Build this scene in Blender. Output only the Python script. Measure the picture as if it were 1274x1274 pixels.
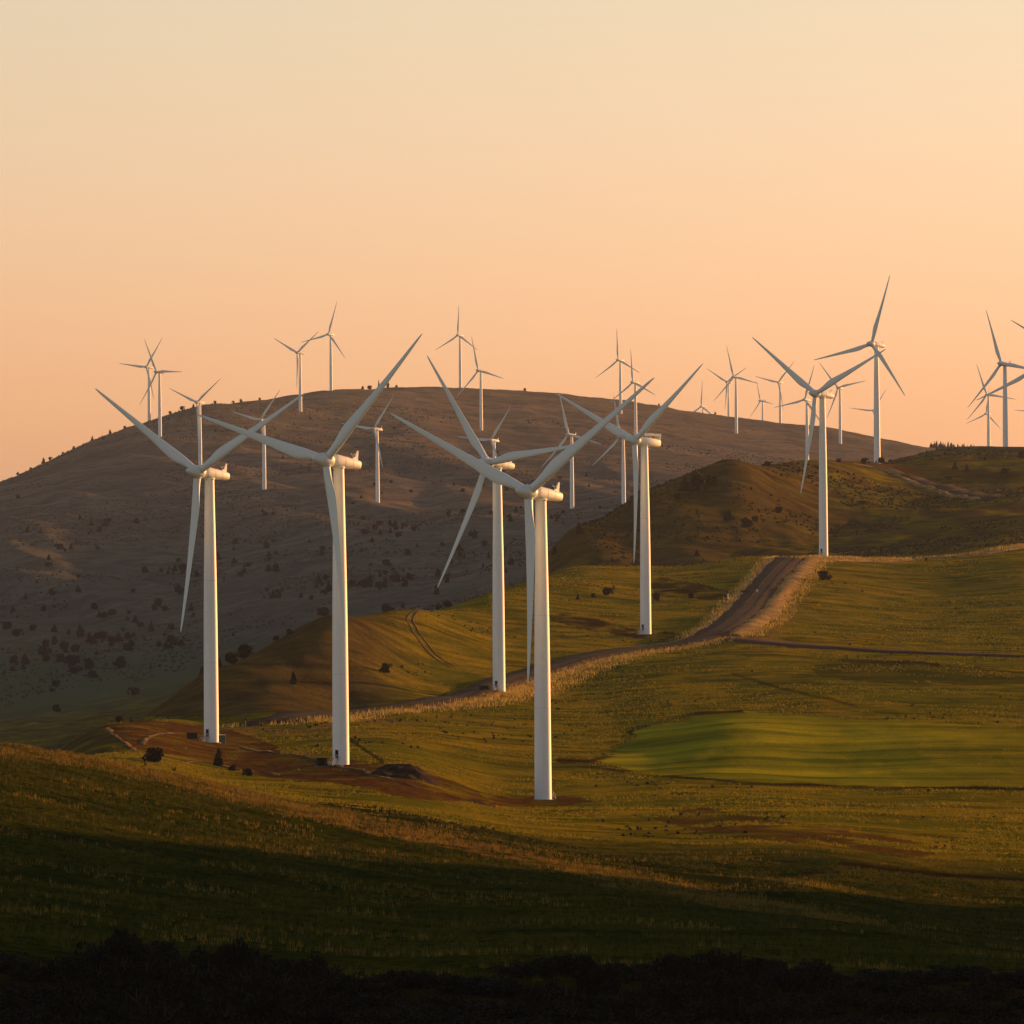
import bpy, bmesh, math, random
import numpy as np
from mathutils import Matrix, Vector

random.seed(7); RNG = np.random.default_rng(11)
sc = bpy.context.scene
COL = sc.collection
for o in list(bpy.data.objects): bpy.data.objects.remove(o)

# ------------------------------------------------------------------ camera, sky, sun, exposure
F = 9000.0                       # focal length in photo pixels (long telephoto)
ROLL = math.radians(0.43)
cam = bpy.data.cameras.new('camera'); cam_o = bpy.data.objects.new('camera', cam); COL.objects.link(cam_o)
cam.sensor_width = 36.0; cam.lens = 36.0 * F / 1274.0; cam.clip_start = 1.0; cam.clip_end = 120000.0
cam_o.location = (0, 0, 0); cam_o.rotation_euler = (math.radians(90), ROLL, 0)
sc.camera = cam_o

SUN_EL, SUN_AZ = math.radians(6.0), math.radians(52.0)      # azimuth clockwise from +Y
w = bpy.data.worlds.new('World'); sc.world = w; w.use_nodes = True
nt = w.node_tree; bg = nt.nodes['Background']
sky = nt.nodes.new('ShaderNodeTexSky'); sky.sky_type = 'NISHITA'; sky.sun_disc = False
sky.sun_elevation = SUN_EL; sky.sun_rotation = SUN_AZ
sky.altitude = 700; sky.dust_density = 1.0; sky.air_density = 1.0; sky.ozone_density = 0.15
wb = nt.nodes.new('ShaderNodeMix'); wb.data_type = 'RGBA'; wb.blend_type = 'MULTIPLY'
wb.inputs['Factor'].default_value = 1.0
# warm white balance of the photograph: peach in the dust near the horizon, cream above it and on to the zenith
tcn = nt.nodes.new('ShaderNodeTexCoord'); sep = nt.nodes.new('ShaderNodeSeparateXYZ'); nt.links.new(tcn.outputs['Generated'], sep.inputs[0])
mr = nt.nodes.new('ShaderNodeMapRange'); mr.interpolation_type = 'SMOOTHSTEP'; nt.links.new(sep.outputs[2], mr.inputs[0])
mr.inputs[1].default_value = 0.005; mr.inputs[2].default_value = 0.09
tint = nt.nodes.new('ShaderNodeMix'); tint.data_type = 'RGBA'; nt.links.new(mr.outputs[0], tint.inputs['Factor'])
tint.inputs['A'].default_value = (0.80, 0.615, 1.03, 1); tint.inputs['B'].default_value = (0.885, 0.765, 0.92, 1)
nt.links.new(tint.outputs['Result'], wb.inputs['B'])
nt.links.new(sky.outputs[0], wb.inputs['A']); nt.links.new(wb.outputs['Result'], bg.inputs[0])
bg.inputs[1].default_value = 0.1
sl = bpy.data.lights.new('sun', 'SUN'); sl.energy = 4.3; sl.angle = math.radians(0.5); sl.color = (1.0, 0.425, 0.125)
so = bpy.data.objects.new('sun', sl); COL.objects.link(so)
SUN_DIR = Vector((math.sin(SUN_AZ) * math.cos(SUN_EL), math.cos(SUN_AZ) * math.cos(SUN_EL), math.sin(SUN_EL)))
so.rotation_euler = SUN_DIR.to_track_quat('Z', 'Y').to_euler()
so.location = (300, 300, 400)
vs = sc.view_settings; vs.view_transform = 'Standard'; vs.look = 'None'; vs.gamma = 1.0; vs.use_curve_mapping = False
vs.exposure = 0.8

# ------------------------------------------------------------------ helpers
def tag(o, label=None, cat=None, group=None, kind=None):
    if label: o['label'] = label
    if cat: o['category'] = cat
    if group: o['group'] = group
    if kind: o['kind'] = kind
    return o
def link(name, me, mat=None, parent=None):
    o = bpy.data.objects.new(name, me); COL.objects.link(o)
    if mat and me is not None and not me.materials: me.materials.append(mat)
    if parent: o.parent = parent
    return o
def np_mesh(name, V, Fc, smooth=False):
    V = np.ascontiguousarray(V, dtype=np.float32); Fc = np.ascontiguousarray(Fc, dtype=np.int32)
    me = bpy.data.meshes.new(name); n = Fc.shape[1]
    me.vertices.add(len(V)); me.vertices.foreach_set('co', V.ravel())
    me.loops.add(Fc.size); me.loops.foreach_set('vertex_index', Fc.ravel())
    me.polygons.add(len(Fc)); me.polygons.foreach_set('loop_start', np.arange(0, Fc.size, n, dtype=np.int32))
    me.update(calc_edges=True)
    if smooth: me.polygons.foreach_set('use_smooth', np.ones(len(Fc), dtype=bool))
    me.validate(); return me
def attr(me, name, vals):
    a = me.attributes.new(name, 'FLOAT', 'POINT'); a.data.foreach_set('value', np.ascontiguousarray(vals, dtype=np.float32))
def bm_mesh(name, bm, smooth=False):
    bmesh.ops.recalc_face_normals(bm, faces=bm.faces)
    me = bpy.data.meshes.new(name); bm.to_mesh(me); bm.free()
    if smooth: me.polygons.foreach_set('use_smooth', np.ones(len(me.polygons), dtype=bool))
    return me
def box(bm, c, s, rz=0.0, bevel=0.0):
    r = bmesh.ops.create_cube(bm, size=1.0)
    m = Matrix.Translation(c) @ Matrix.Rotation(rz, 4, 'Z') @ Matrix.Diagonal((s[0], s[1], s[2], 1))
    bmesh.ops.transform(bm, matrix=m, verts=r['verts'])
    if bevel: bmesh.ops.bevel(bm, geom=list({e for v in r['verts'] for e in v.link_edges}), offset=bevel, segments=2, affect='EDGES')
def loft(bm, rings, cap=True):
    R = [[bm.verts.new(p) for p in r] for r in rings]
    for a, b in zip(R[:-1], R[1:]):
        n = len(a)
        for i in range(n): bm.faces.new((a[i], a[(i + 1) % n], b[(i + 1) % n], b[i]))
    if cap: bm.faces.new(R[0][::-1]); bm.faces.new(R[-1])
def tube(bm, p, q, r0, r1, n=6):
    p, q = Vector(p), Vector(q); z = (q - p).normalized()
    x = z.orthogonal().normalized(); y = z.cross(x)
    loft(bm, [[c + (x * math.cos(t) + y * math.sin(t)) * r for t in [2 * math.pi * i / n for i in range(n)]] for c, r in ((p, r0), (q, r1))])

# hash noise on arrays
def _h(ix, iy, s):
    n = (ix.astype(np.int64) * 374761393 + iy.astype(np.int64) * 668265263 + s * 974711) & 0x7fffffff
    n = ((n ^ (n >> 13)) * 1274126177) & 0x7fffffff
    return ((n ^ (n >> 16)) & 0xffff) / 65535.0
def vnoise(x, y, s=0):
    ix, iy = np.floor(x), np.floor(y); fx, fy = x - ix, y - iy
    fx = fx * fx * fx * (fx * (6 * fx - 15) + 10); fy = fy * fy * fy * (fy * (6 * fy - 15) + 10)
    a, b, c, d = _h(ix, iy, s), _h(ix + 1, iy, s), _h(ix, iy + 1, s), _h(ix + 1, iy + 1, s)
    return ((a + (b - a) * fx) * (1 - fy) + (c + (d - c) * fx) * fy) * 2 - 1
def fbm(x, y, oct=4, s=0, g=0.5):
    t = 0; a = 1.0
    for k in range(oct): t = t + a * vnoise(x * 2 ** k + 17.3 * k, y * 2 ** k - 9.1 * k, s + k); a *= g
    return t
def sstep(a, b, x): t = np.clip((x - a) / (b - a), 0, 1); return t * t * (3 - 2 * t)

# ------------------------------------------------------------------ materials
def new_mat(name):
    m = bpy.data.materials.new(name); m.use_nodes = True
    return m, m.node_tree, m.node_tree.nodes['Principled BSDF']
def noise_node(t, vec, scale, detail=4, rough=0.55):
    n = t.nodes.new('ShaderNodeTexNoise'); n.inputs['Scale'].default_value = scale
    n.inputs['Detail'].default_value = detail; n.inputs['Roughness'].default_value = rough
    if vec is not None: t.links.new(vec, n.inputs['Vector'])
    return n.outputs['Fac']
def remap(t, v, a, b, c=0.0, d=1.0):
    n = t.nodes.new('ShaderNodeMapRange'); n.inputs[1].default_value = a; n.inputs[2].default_value = b
    n.inputs[3].default_value = c; n.inputs[4].default_value = d; t.links.new(v, n.inputs[0]); return n.outputs[0]
def math_n(t, op, a, b):
    n = t.nodes.new('ShaderNodeMath'); n.operation = op
    for i, v in enumerate((a, b)):
        if isinstance(v, (int, float)): n.inputs[i].default_value = v
        else: t.links.new(v, n.inputs[i])
    return n.outputs[0]
def mixc(t, fac, a, b, mode='MIX'):
    n = t.nodes.new('ShaderNodeMix'); n.data_type = 'RGBA'; n.blend_type = mode
    for k, v in (('Factor', fac), ('A', a), ('B', b)):
        if isinstance(v, tuple): n.inputs[k].default_value = v + (1,)
        elif isinstance(v, (int, float)): n.inputs[k].default_value = v
        else: t.links.new(v, n.inputs[k])
    return n.outputs['Result']
def attr_n(t, name):
    n = t.nodes.new('ShaderNodeAttribute'); n.attribute_name = name; return n.outputs['Fac']
def objco(t):
    n = t.nodes.new('ShaderNodeTexCoord'); return n.outputs['Object']
def bump(t, b, h, strength, dist):
    n = t.nodes.new('ShaderNodeBump'); n.inputs['Strength'].default_value = strength; n.inputs['Distance'].default_value = dist
    t.links.new(h, n.inputs['Height']); t.links.new(n.outputs[0], b.inputs['Normal'])
def plain(name, c, rough=0.6, var=0.15, scale=0.6, metal=0.0):
    m, t, b = new_mat(name); v = objco(t)
    f = noise_node(t, v, scale, 5)
    c0 = tuple(x * (1 - var) for x in c); c1 = tuple(min(1, x * (1 + var)) for x in c)
    t.links.new(mixc(t, f, c0, c1), b.inputs['Base Color'])
    b.inputs['Roughness'].default_value = rough; b.inputs['Metallic'].default_value = metal
    return m
def foliage(name, c0, c1, scale, trans=0.3):
    m, t, b = new_mat(name); v = t.nodes.new('ShaderNodeNewGeometry').outputs['Position']
    f = remap(t, noise_node(t, v, scale, 3), 0.3, 0.7)
    c = mixc(t, f, c0, c1)
    t.links.new(c, b.inputs['Base Color']); b.inputs['Roughness'].default_value = 0.8
    b.inputs['Specular IOR Level'].default_value = 0.1
    if trans:
        tr = t.nodes.new('ShaderNodeBsdfTranslucent'); t.links.new(c, tr.inputs[0])
        mx = t.nodes.new('ShaderNodeMixShader'); mx.inputs[0].default_value = trans
        out = t.nodes['Material Output']
        t.links.new(b.outputs[0], mx.inputs[1]); t.links.new(tr.outputs[0], mx.inputs[2]); t.links.new(mx.outputs[0], out.inputs[0])
    return m

# turbine paint: off-white gelcoat with faint streaks of dirt
def paint(name, c, rough):
    m, t, b = new_mat(name); v = objco(t)
    mp = t.nodes.new('ShaderNodeMapping'); mp.inputs['Scale'].default_value = (1.6, 1.6, 0.05); t.links.new(v, mp.inputs[0])
    f = remap(t, noise_node(t, mp.outputs[0], 1.0, 5), 0.35, 0.75)
    g = remap(t, noise_node(t, v, 0.25, 4), 0.3, 0.8)
    c1 = mixc(t, math_n(t, 'MULTIPLY', f, 0.26), c, (c[0] * 0.72, c[1] * 0.70, c[2] * 0.66))
    t.links.new(mixc(t, math_n(t, 'MULTIPLY', g, 0.12), c1, (0.55, 0.52, 0.46)), b.inputs['Base Color'])
    b.inputs['Roughness'].default_value = rough
    return m
M_WHITE = paint('turbine_white', (0.92, 0.95, 0.84), 0.5)
M_BLADE = paint('blade_white', (0.74, 0.82, 0.71), 0.45)
M_SEAM = plain('seam_grey', (0.66, 0.65, 0.62), 0.6)
M_DARK = plain('dark_steel', (0.02, 0.016, 0.013), 0.95, 0.3); M_DARK.node_tree.nodes['Principled BSDF'].inputs['Specular IOR Level'].default_value = 0.05
M_CONC = plain('concrete', (0.16, 0.14, 0.11), 0.9, 0.25, 1.0)
M_STAIR = plain('galvanised_steel', (0.45, 0.45, 0.43), 0.5, 0.2, 2.0, 0.3)
M_GREEN = plain('cabinet_green', (0.05, 0.10, 0.065), 0.5)
M_CREAM = plain('cabinet_cream', (0.70, 0.68, 0.62), 0.5)
M_BARK = plain('bark', (0.07, 0.05, 0.035), 0.9, 0.4, 3.0)
M_BARKD = plain('dark_bark', (0.010, 0.008, 0.006), 0.9, 0.4, 3.0)
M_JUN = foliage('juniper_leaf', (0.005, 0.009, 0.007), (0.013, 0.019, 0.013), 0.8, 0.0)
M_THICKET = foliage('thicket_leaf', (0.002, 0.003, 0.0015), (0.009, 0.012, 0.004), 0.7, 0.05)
M_TUFT = foliage('grass_blade', (0.028, 0.044, 0.003), (0.090, 0.082, 0.006), 0.06, 0.35)
M_DRY = foliage('dry_grass_blade', (0.11, 0.078, 0.012), (0.28, 0.185, 0.030), 0.09, 0.40)
M_SAGE = foliage('sage_leaf', (0.014, 0.020, 0.010), (0.036, 0.042, 0.020), 0.3, 0.0)

# ------------------------------------------------------------------ terrain
def unroll(px, py):
    x, y = px - 637.0, 637.0 - py; c, s = math.cos(ROLL), math.sin(ROLL)
    return x * c + y * s, -x * s + y * c           # level-horizon pixel offsets (right, up)
COLS = {
 0:   [(520,1290),(600,1215),(700,1150),(850,1075),(1000,1010),(1150,960),(1300,926),(1450,935),(1700,985),(2100,1000),(2800,1000),(3600,975),(4300,940),(4800,915),(5300,890),(6000,820),(6800,735),(7500,675),(8200,625),(8700,601),(9200,604),(10500,625),(13000,650)],
 120: [(520,1290),(600,1222),(700,1165),(850,1095),(1000,1035),(1150,985),(1300,944),(1450,950),(1620,958),(1760,948),(1900,934),(2050,918),(2150,907),(2230,903),(2350,915),(2700,960),(3300,965),(4000,935),(4700,905),(5200,880),(5800,835),(6600,755),(7500,670),(8300,600),(8900,560),(9200,548),(9700,552),(11000,580),(13500,640)],
 257: [(520,1290),(600,1228),(700,1175),(850,1112),(1000,1060),(1150,1015),(1300,981),(1400,970),(1550,976),(1700,970),(1850,956),(2000,940),(2118,924),(2250,908),(2320,904),(2370,895),(2420,872),(2470,848),(2510,838),(2600,850),(3200,930),(3900,930),(4600,890),(5300,848),(6200,775),(7000,705),(7700,645),(8100,612),(8450,583),(8800,556),(9200,525),(9500,506),(9900,508),(11500,560),(14000,640)],
 417: [(520,1290),(600,1232),(700,1185),(850,1130),(1000,1085),(1150,1047),(1250,1022),(1400,1012),(1550,1000),(1700,985),(1800,968),(1915,950),(2050,930),(2200,910),(2350,893),(2420,880),(2480,852),(2540,810),(2600,777),(2640,766),(2740,772),(3300,850),(4200,850),(5000,800),(5600,775),(6000,752),(6600,710),(7300,660),(7900,618),(8500,582),(9000,548),(9500,518),(9900,495),(10150,487),(10600,488),(12000,530),(15000,630)],
 520: [(520,1290),(600,1232),(700,1188),(850,1140),(1000,1100),(1150,1060),(1230,1040),(1400,1024),(1550,1010),(1700,990),(1850,962),(2000,942),(2200,912),(2400,882),(2500,862),(2600,835),(2700,800),(2790,768),(2830,756),(2930,762),(3500,820),(4300,830),(5000,790),(5600,760),(6000,740),(6700,698),(7400,652),(7840,622),(8500,580),(9200,535),(9900,505),(10400,484),(10900,486),(12500,530),(15500,630)],
 615: [(520,1290),(600,1230),(700,1185),(850,1142),(1000,1108),(1150,1073),(1210,1058),(1350,1045),(1500,1033),(1650,1016),(1846,993),(2000,965),(2200,925),(2350,895),(2509,862),(2650,835),(2800,800),(2950,768),(3080,742),(3150,736),(3300,738),(3800,770),(4500,790),(5200,760),(5700,736),(6200,712),(6900,672),(7500,640),(8200,600),(9000,555),(9400,538),(10000,508),(10600,486),(11100,488),(12800,530),(16000,625)],
 715: [(520,1290),(600,1228),(700,1183),(850,1142),(1000,1112),(1150,1085),(1200,1077),(1350,1060),(1500,1045),(1650,1022),(1850,997),(2000,968),(2200,930),(2400,890),(2600,850),(2750,818),(2900,785),(3050,755),(3200,728),(3350,712),(3450,706),(3550,710),(3750,714),(3790,706),(3840,685),(3890,662),(3920,655),(4050,668),(5000,720),(5800,710),(6500,680),(7100,655),(7600,635),(8200,600),(9000,560),(10000,515),(10900,493),(11400,496),(13000,535),(16500,620)],
 803: [(520,1290),(600,1228),(700,1183),(850,1145),(1000,1118),(1150,1098),(1200,1091),(1350,1070),(1500,1050),(1650,1027),(1800,1003),(1950,975),(2100,950),(2300,905),(2500,865),(2700,825),(2857,797),(3000,770),(3200,738),(3350,718),(3480,705),(3600,710),(3780,708),(3850,690),(3930,650),(4000,618),(4040,606),(4200,622),(5200,680),(6000,685),(7000,650),(7700,622),(8200,598),(9200,555),(10300,518),(11000,503),(11500,506),(13500,545),(17000,615)],
 915: [(520,1290),(600,1228),(700,1185),(850,1150),(1000,1130),(1150,1116),(1250,1095),(1400,1068),(1500,1050),(1650,1025),(1800,1000),(1950,975),(2100,940),(2250,900),(2350,885),(2500,862),(2650,830),(2800,800),(2950,775),(3150,745),(3300,720),(3450,700),(3540,693),(3660,698),(3800,697),(3900,672),(4000,628),(4110,590),(4180,575),(4350,588),(5400,650),(6200,665),(7200,640),(8000,610),(9000,575),(10112,540),(10700,524),(10950,519),(11500,523),(13500,560),(17000,615)],
 1025:[(520,1290),(600,1230),(700,1188),(850,1155),(1000,1138),(1150,1118),(1300,1090),(1450,1062),(1600,1035),(1750,1010),(1900,987),(1960,978),(2100,945),(2250,905),(2330,888),(2500,858),(2650,830),(2800,803),(2950,780),(3150,745),(3350,712),(3529,693),(3600,692),(3720,694),(3900,685),(4050,655),(4200,622),(4350,590),(4480,574),(4700,577),(5500,630),(6500,650),(7500,635),(8500,605),(9387,575),(10014,553),(10700,536),(10950,531),(11500,535),(14000,570),(17000,612)],
 1150:[(520,1290),(600,1232),(700,1195),(850,1170),(1000,1155),(1150,1140),(1300,1108),(1450,1078),(1600,1045),(1750,1015),(1900,988),(1960,978),(2100,942),(2250,905),(2400,880),(2550,850),(2700,822),(2800,808),(2950,788),(3150,757),(3350,722),(3550,698),(3620,694),(3750,688),(3950,665),(4150,638),(4400,610),(4650,588),(4832,576),(5000,568),(5200,562),(5500,566),(6200,610),(7200,625),(8500,605),(9800,575),(10700,556),(11200,558),(14000,580),(17000,612)],
 1274:[(520,1290),(600,1235),(700,1205),(850,1185),(1000,1170),(1150,1150),(1300,1118),(1450,1085),(1600,1050),(1750,1018),(1900,990),(1960,979),(2100,942),(2250,908),(2400,882),(2550,852),(2700,828),(2800,812),(2950,788),(3150,752),(3350,715),(3550,690),(3620,684),(3750,674),(3950,652),(4150,630),(4400,604),(4650,585),(4850,573),(5100,562),(5300,557),(5600,561),(6300,575),(7200,585),(8500,585),(9800,575),(11000,568),(14000,585),(17000,612)],
}
COLS[-190] = [(d, y + 8 if d < 2000 else (y + (60 if d > 5500 else 25))) for d, y in COLS[0]]
COLS[1460] = [(d, y + (14 if d > 2500 else 4)) for d, y in COLS[1274]]
_cu, _cv, _cy = [], [], []
for px, lst in COLS.items():
    for d, y in lst:
        q = unroll(px, y); _cu.append(q[0] / 100.0); _cv.append(math.log(d) / 0.08); _cy.append(q[1])
_cu, _cv, _cy = map(np.array, (_cu, _cv, _cy))
def _tps(r2): return 0.5 * r2 * np.log(r2 + 1e-12)
_n = len(_cu)
_K = _tps((_cu[:, None] - _cu) ** 2 + (_cv[:, None] - _cv) ** 2) + np.eye(_n) * 0.02
_P = np.stack([np.ones(_n), _cu, _cv], 1)
_W = np.linalg.solve(np.block([[_K, _P], [_P.T, np.zeros((3, 3))]]), np.concatenate([_cy, np.zeros(3)]))
def tps_eval(u, v):
    out = np.empty(u.shape)
    for i in range(0, len(u), 20000):
        a, b = u[i:i + 20000], v[i:i + 20000]
        out[i:i + 20000] = _tps((a[:, None] - _cu) ** 2 + (b[:, None] - _cv) ** 2) @ _W[:_n] + _W[_n] + _W[_n + 1] * a + _W[_n + 2] * b
    return out
U0, U1 = -820.0, 815.0
def height(x, y):
    x = np.asarray(x, float).ravel(); y = np.asarray(y, float).ravel()
    r = np.hypot(x, y); az = np.arctan2(x, y); u = F * az
    rc = np.clip(r, 500.0, 15000.0); v = np.log(rc) / 0.08
    uc = np.clip(u, U0, U1)
    yo = tps_eval(uc / 100.0, v)
    side = np.abs(az) > 0.35
    if side.any():                                    # far round to the sides: melt into a common rolling profile
        a = tps_eval(np.full(side.sum(), U0 / 100.0), v[side]); b = tps_eval(np.full(side.sum(), U1 / 100.0), v[side])
        k = sstep(0.35, 1.6, np.abs(az[side])); yo[side] = yo[side] * (1 - k) + 0.5 * (a + b) * k
    z = yo * rc / F
    z = z + (r > 15000) * (np.minimum(0, -60 - z)) * sstep(15000, 22000, r)
    near = r < 520
    zn = -1.7 - 36.0 * (np.clip(r, 0, 520) / 520.0) ** 0.75
    kk = sstep(500, 540, r); z = np.where(r < 540, zn * (1 - kk) + z * kk, z)
    # relief: mountain gullies, swells, hummocks
    mt = sstep(4800, 6500, r) * (1 - sstep(11000, 14000, r))
    g = 1 - np.abs(fbm(x / 420.0 + y / 900.0, y / 620.0 - x / 1500.0, 4, 3))
    g2 = 1 - np.abs(fbm(x / 150.0 + y / 330.0, y / 520.0 - x / 700.0, 4, 37))
    cr = 1 - 0.75 * sstep(8300, 9400, r)
    xs = x + 0.30 * y + 60.0 * fbm(x / 500.0, y / 700.0, 3, 33)
    fold = 1 - np.abs(fbm(xs / 210.0, y / 1900.0, 3, 36)) * 1.6
    fold2 = 1 - np.abs(fbm(xs / 75.0, y / 800.0, 3, 39)) * 1.6
    z = z + mt * cr * ((fold - 0.4) * 7.5 + (fold2 - 0.4) * 2.6)
    z = z + mt * cr * ((g - 0.55) * 4.0 + (g2 - 0.55) * 2.0) + mt * fbm(x / 60.0, y / 110.0, 4, 31) * 1.5
    h3 = sstep(3650, 3850, r) * (1 - sstep(5000, 5600, r))
    z = z + h3 * (fbm(x / 60.0, y / 95.0, 4, 5) * 2.2 + fbm(x / 14.0, y / 30.0, 3, 6) * 0.6)
    h2 = np.exp(-((r - 2550) / 180.0) ** 2) * sstep(20, -60, x)
    z = z + h2 * fbm(x / 28.0, y / 60.0, 4, 9) * 1.1
    pl = sstep(480, 700, r) * (1 - sstep(3600, 4300, r))
    z = z + pl * (fbm(x / 70.0, y / 90.0, 3, 12) * 0.55 + fbm(x / 9.0, y / 14.0, 3, 21) * 0.16)
    fg = sstep(480, 600, r) * (1 - sstep(1450, 1700, r))
    z = z + fg * fbm(x / 3.2, y / 5.0, 2, 41) * 0.12
    gpx = u + 637.0
    rg = np.interp(gpx, [250, 417, 520, 615, 715, 803, 915, 1025], [1490, 1385, 1345, 1315, 1300, 1300, 1320, 1335])
    gw = sstep(300, 430, gpx) * (1 - sstep(930, 1080, gpx))
    z = z - 3.2 * gw * np.exp(-((r - rg) / 42.0) ** 2) + 0.9 * gw * np.exp(-((r - rg + 92.0) / 38.0) ** 2)
    # unseen spur added right of the view to shade the near slope
    bx, by = (x - 355.0) / 225.0, (y - 1000.0) / 565.0
    b2 = np.clip(1 - (bx * bx + by * by), 0, 1)
    z = z + 106.0 * b2 * b2 * (3 - 2 * b2)
    # unseen hill added further right to throw shade over the valley below the mountain
    bx, by = (x - 1750.0) / 800.0, (y - 7250.0) / 1850.0
    b2 = np.clip(1 - (bx * bx + by * by), 0, 1)
    z = z + 285.0 * b2 * b2 * (3 - 2 * b2)
    # rolling hills out to the sides of the view
    sd = sstep(900, 3000, np.abs(u)) * sstep(300, 900, r)
    z = z + sd * fbm(x / 900.0, y / 900.0, 4, 55) * 22.0
    return z
def gz(x, y): return float(height([x], [y])[0])
def ray(px, py, d0, d1):
    """point of the terrain seen at a photo pixel, searched between two distances"""
    q = unroll(px, py); d = np.linspace(d0, d1, 400)
    x = q[0] / F * d; z = height(x, d); row = z / d * F
    i = np.argmax(row >= q[1]) if (row >= q[1]).any() else int(np.argmin(np.abs(row - q[1])))
    return Vector((x[i], d[i], z[i]))

def px_of(x, y, z):
    """photo pixel of world points"""
    a, b = x / y * F, z / y * F; c, s = math.cos(ROLL), math.sin(ROLL)
    return 637 + a * c - b * s, 637 - (a * s + b * c)
def in_poly(px, py, poly, soft=0.0):
    c = np.zeros(px.shape, bool); n = len(poly)
    for i in range(n):
        x0, y0 = poly[i]; x1, y1 = poly[(i + 1) % n]
        if y0 == y1: continue
        m = ((y0 > py) != (y1 > py)) & (px < (x1 - x0) * (py - y0) / (y1 - y0) + x0); c ^= m
    return c.astype(float)

# polar sheet: dense in the field of view, coarse elsewhere, out to the horizon
az_in = np.linspace(-700 / F, 700 / F, 640)
steps = 700 / F + np.cumsum(np.geomspace(2.6 / F, 0.28, 62)); steps = steps[steps < math.pi - 0.05]
AZ = np.concatenate([-steps[::-1], az_in, steps]); NA = len(AZ)
RR = np.concatenate([np.geomspace(3, 490, 26)[:-1], np.exp(np.arange(math.log(490), math.log(1500), 0.0022)),
                     np.exp(np.arange(math.log(1500), math.log(11600), 0.0030)), np.geomspace(11650, 16000, 22), np.geomspace(17500, 70000, 14)])
NR = len(RR)
gr, ga = np.meshgrid(RR, AZ, indexing='ij')
X = (gr * np.sin(ga)).ravel(); Y = (gr * np.cos(ga)).ravel(); Z = height(X, Y)
V = np.stack([X, Y, Z], 1); V = np.vstack([V, [[0, 0, -1.7]]])
i = np.arange(NR - 1)[:, None] * NA; j = np.arange(NA)[None, :]
jn = (j + 1) % NA
quads = np.stack([(i + j), (i + jn), (i + NA + jn), (i + NA + j)], -1).reshape(-1, 4)[:, ::-1]
g_me = np_mesh('ground', V, quads, True)
# vegetation and soil zones on the land, some with shade painted in
R_ = np.hypot(X, Y)
with np.errstate(all='ignore'):
    PX, PY = px_of(X, np.where(Y > 1, Y, 1), Z)
wob = fbm(X / 16.0, Y / 40.0, 4, 77)
PXw = PX + wob * 5; PYw = PY + wob * 2.0
seen = (Y > 400)
def zone(poly, d0, d1): return in_poly(PXw, PYw, poly) * ((R_ > d0) & (R_ < d1)) * seen
crop = zone([(748,948),(775,925),(800,905),(860,891),(930,886),(1030,892),(1130,897),(1274,905),(1700,930),(1700,985),(1274,980),(1100,978),(960,974),(850,966),(790,960)], 1750, 2600)
crop = crop * (1 - 0.7 * sstep(1080, 1330, PX + wob * 60)) * np.clip(1.0 + 0.35 * wob, 0, 1)
dirt = zone([(128,904),(180,894),(262,901),(300,912),(345,928),(350,944),(270,948),(210,938),(160,930)], 1900, 2500)
dirt = np.maximum(dirt, zone([(330,938),(430,944),(520,955),(590,982),(610,998),(520,994),(430,978),(330,966),(270,952)], 1600, 2250))
dirt = np.maximum(dirt, zone([(610,992),(700,990),(740,996),(690,1003),(610,1002)], 1700, 2000))
shade_band = np.maximum(0, zone([(680,763),(740,770),(800,786),(880,792),(870,800),(800,794),(740,786),(690,774)], 2750, 3300))  # shadowed swales by the cooler turbine, their shade painted as dark bands
shade_band = np.maximum(shade_band, zone([(800,722),(830,720),(880,728),(925,740),(880,748),(820,742)], 3050, 3500))
dirt = np.maximum(dirt, 0.85 * np.clip(0.7 + 1.0 * wob, 0, 1) * zone([(805,1018),(880,1006),(950,1018),(1080,1038),(1200,1056),(1150,1068),(1020,1052),(930,1044),(860,1032)], 1400, 1900))
dirt = np.maximum(dirt, zone([(1055,560),(1110,572),(1160,600),(1230,620),(1200,622),(1130,606),(1085,590)], 4600, 5200) * 0.7)
dry = zone([(0,920),(120,938),(250,966),(420,1012),(420,1026),(250,985),(120,956),(0,944)], 1000, 1500) * 0.8
dry = np.maximum(dry, zone([(420,1012),(560,1040),(700,1068),(850,1100),(1000,1132),(1100,1152),(1090,1166),(990,1148),(850,1120),(700,1084),(560,1056),(420,1030)], 950, 1500))
dry = np.maximum(dry, zone([(1000,570),(1100,575),(1110,600),(1090,640),(1000,610),(930,590)], 4200, 5000) * np.clip(0.12 + 0.5 * wob, 0, 0.4))
dry = np.maximum(dry, zone([(1180,600),(1274,605),(1274,614),(1200,612)], 4200, 5200))
dark_green = zone([(330,985),(450,1000),(560,1022),(700,1050),(850,1080),(980,1100),(1000,1128),(850,1098),(690,1064),(560,1036),(430,1008)], 1150, 1900)  # darker green strip behind the near crest line
dark_green = np.maximum(dark_green, zone([(1120,575),(1200,585),(1274,588),(1274,600),(1170,600),(1110,590)], 4400, 5200) * 0.6)
dark_green = np.maximum(dark_green, zone([(1010,825),(1130,822),(1274,835),(1274,850),(1120,852),(1020,842)], 2400, 2900) * 0.5)
near = (1 - sstep(1350, 1600, R_)) * seen  # near slope, where shade is partly put into the grass colour
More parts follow.
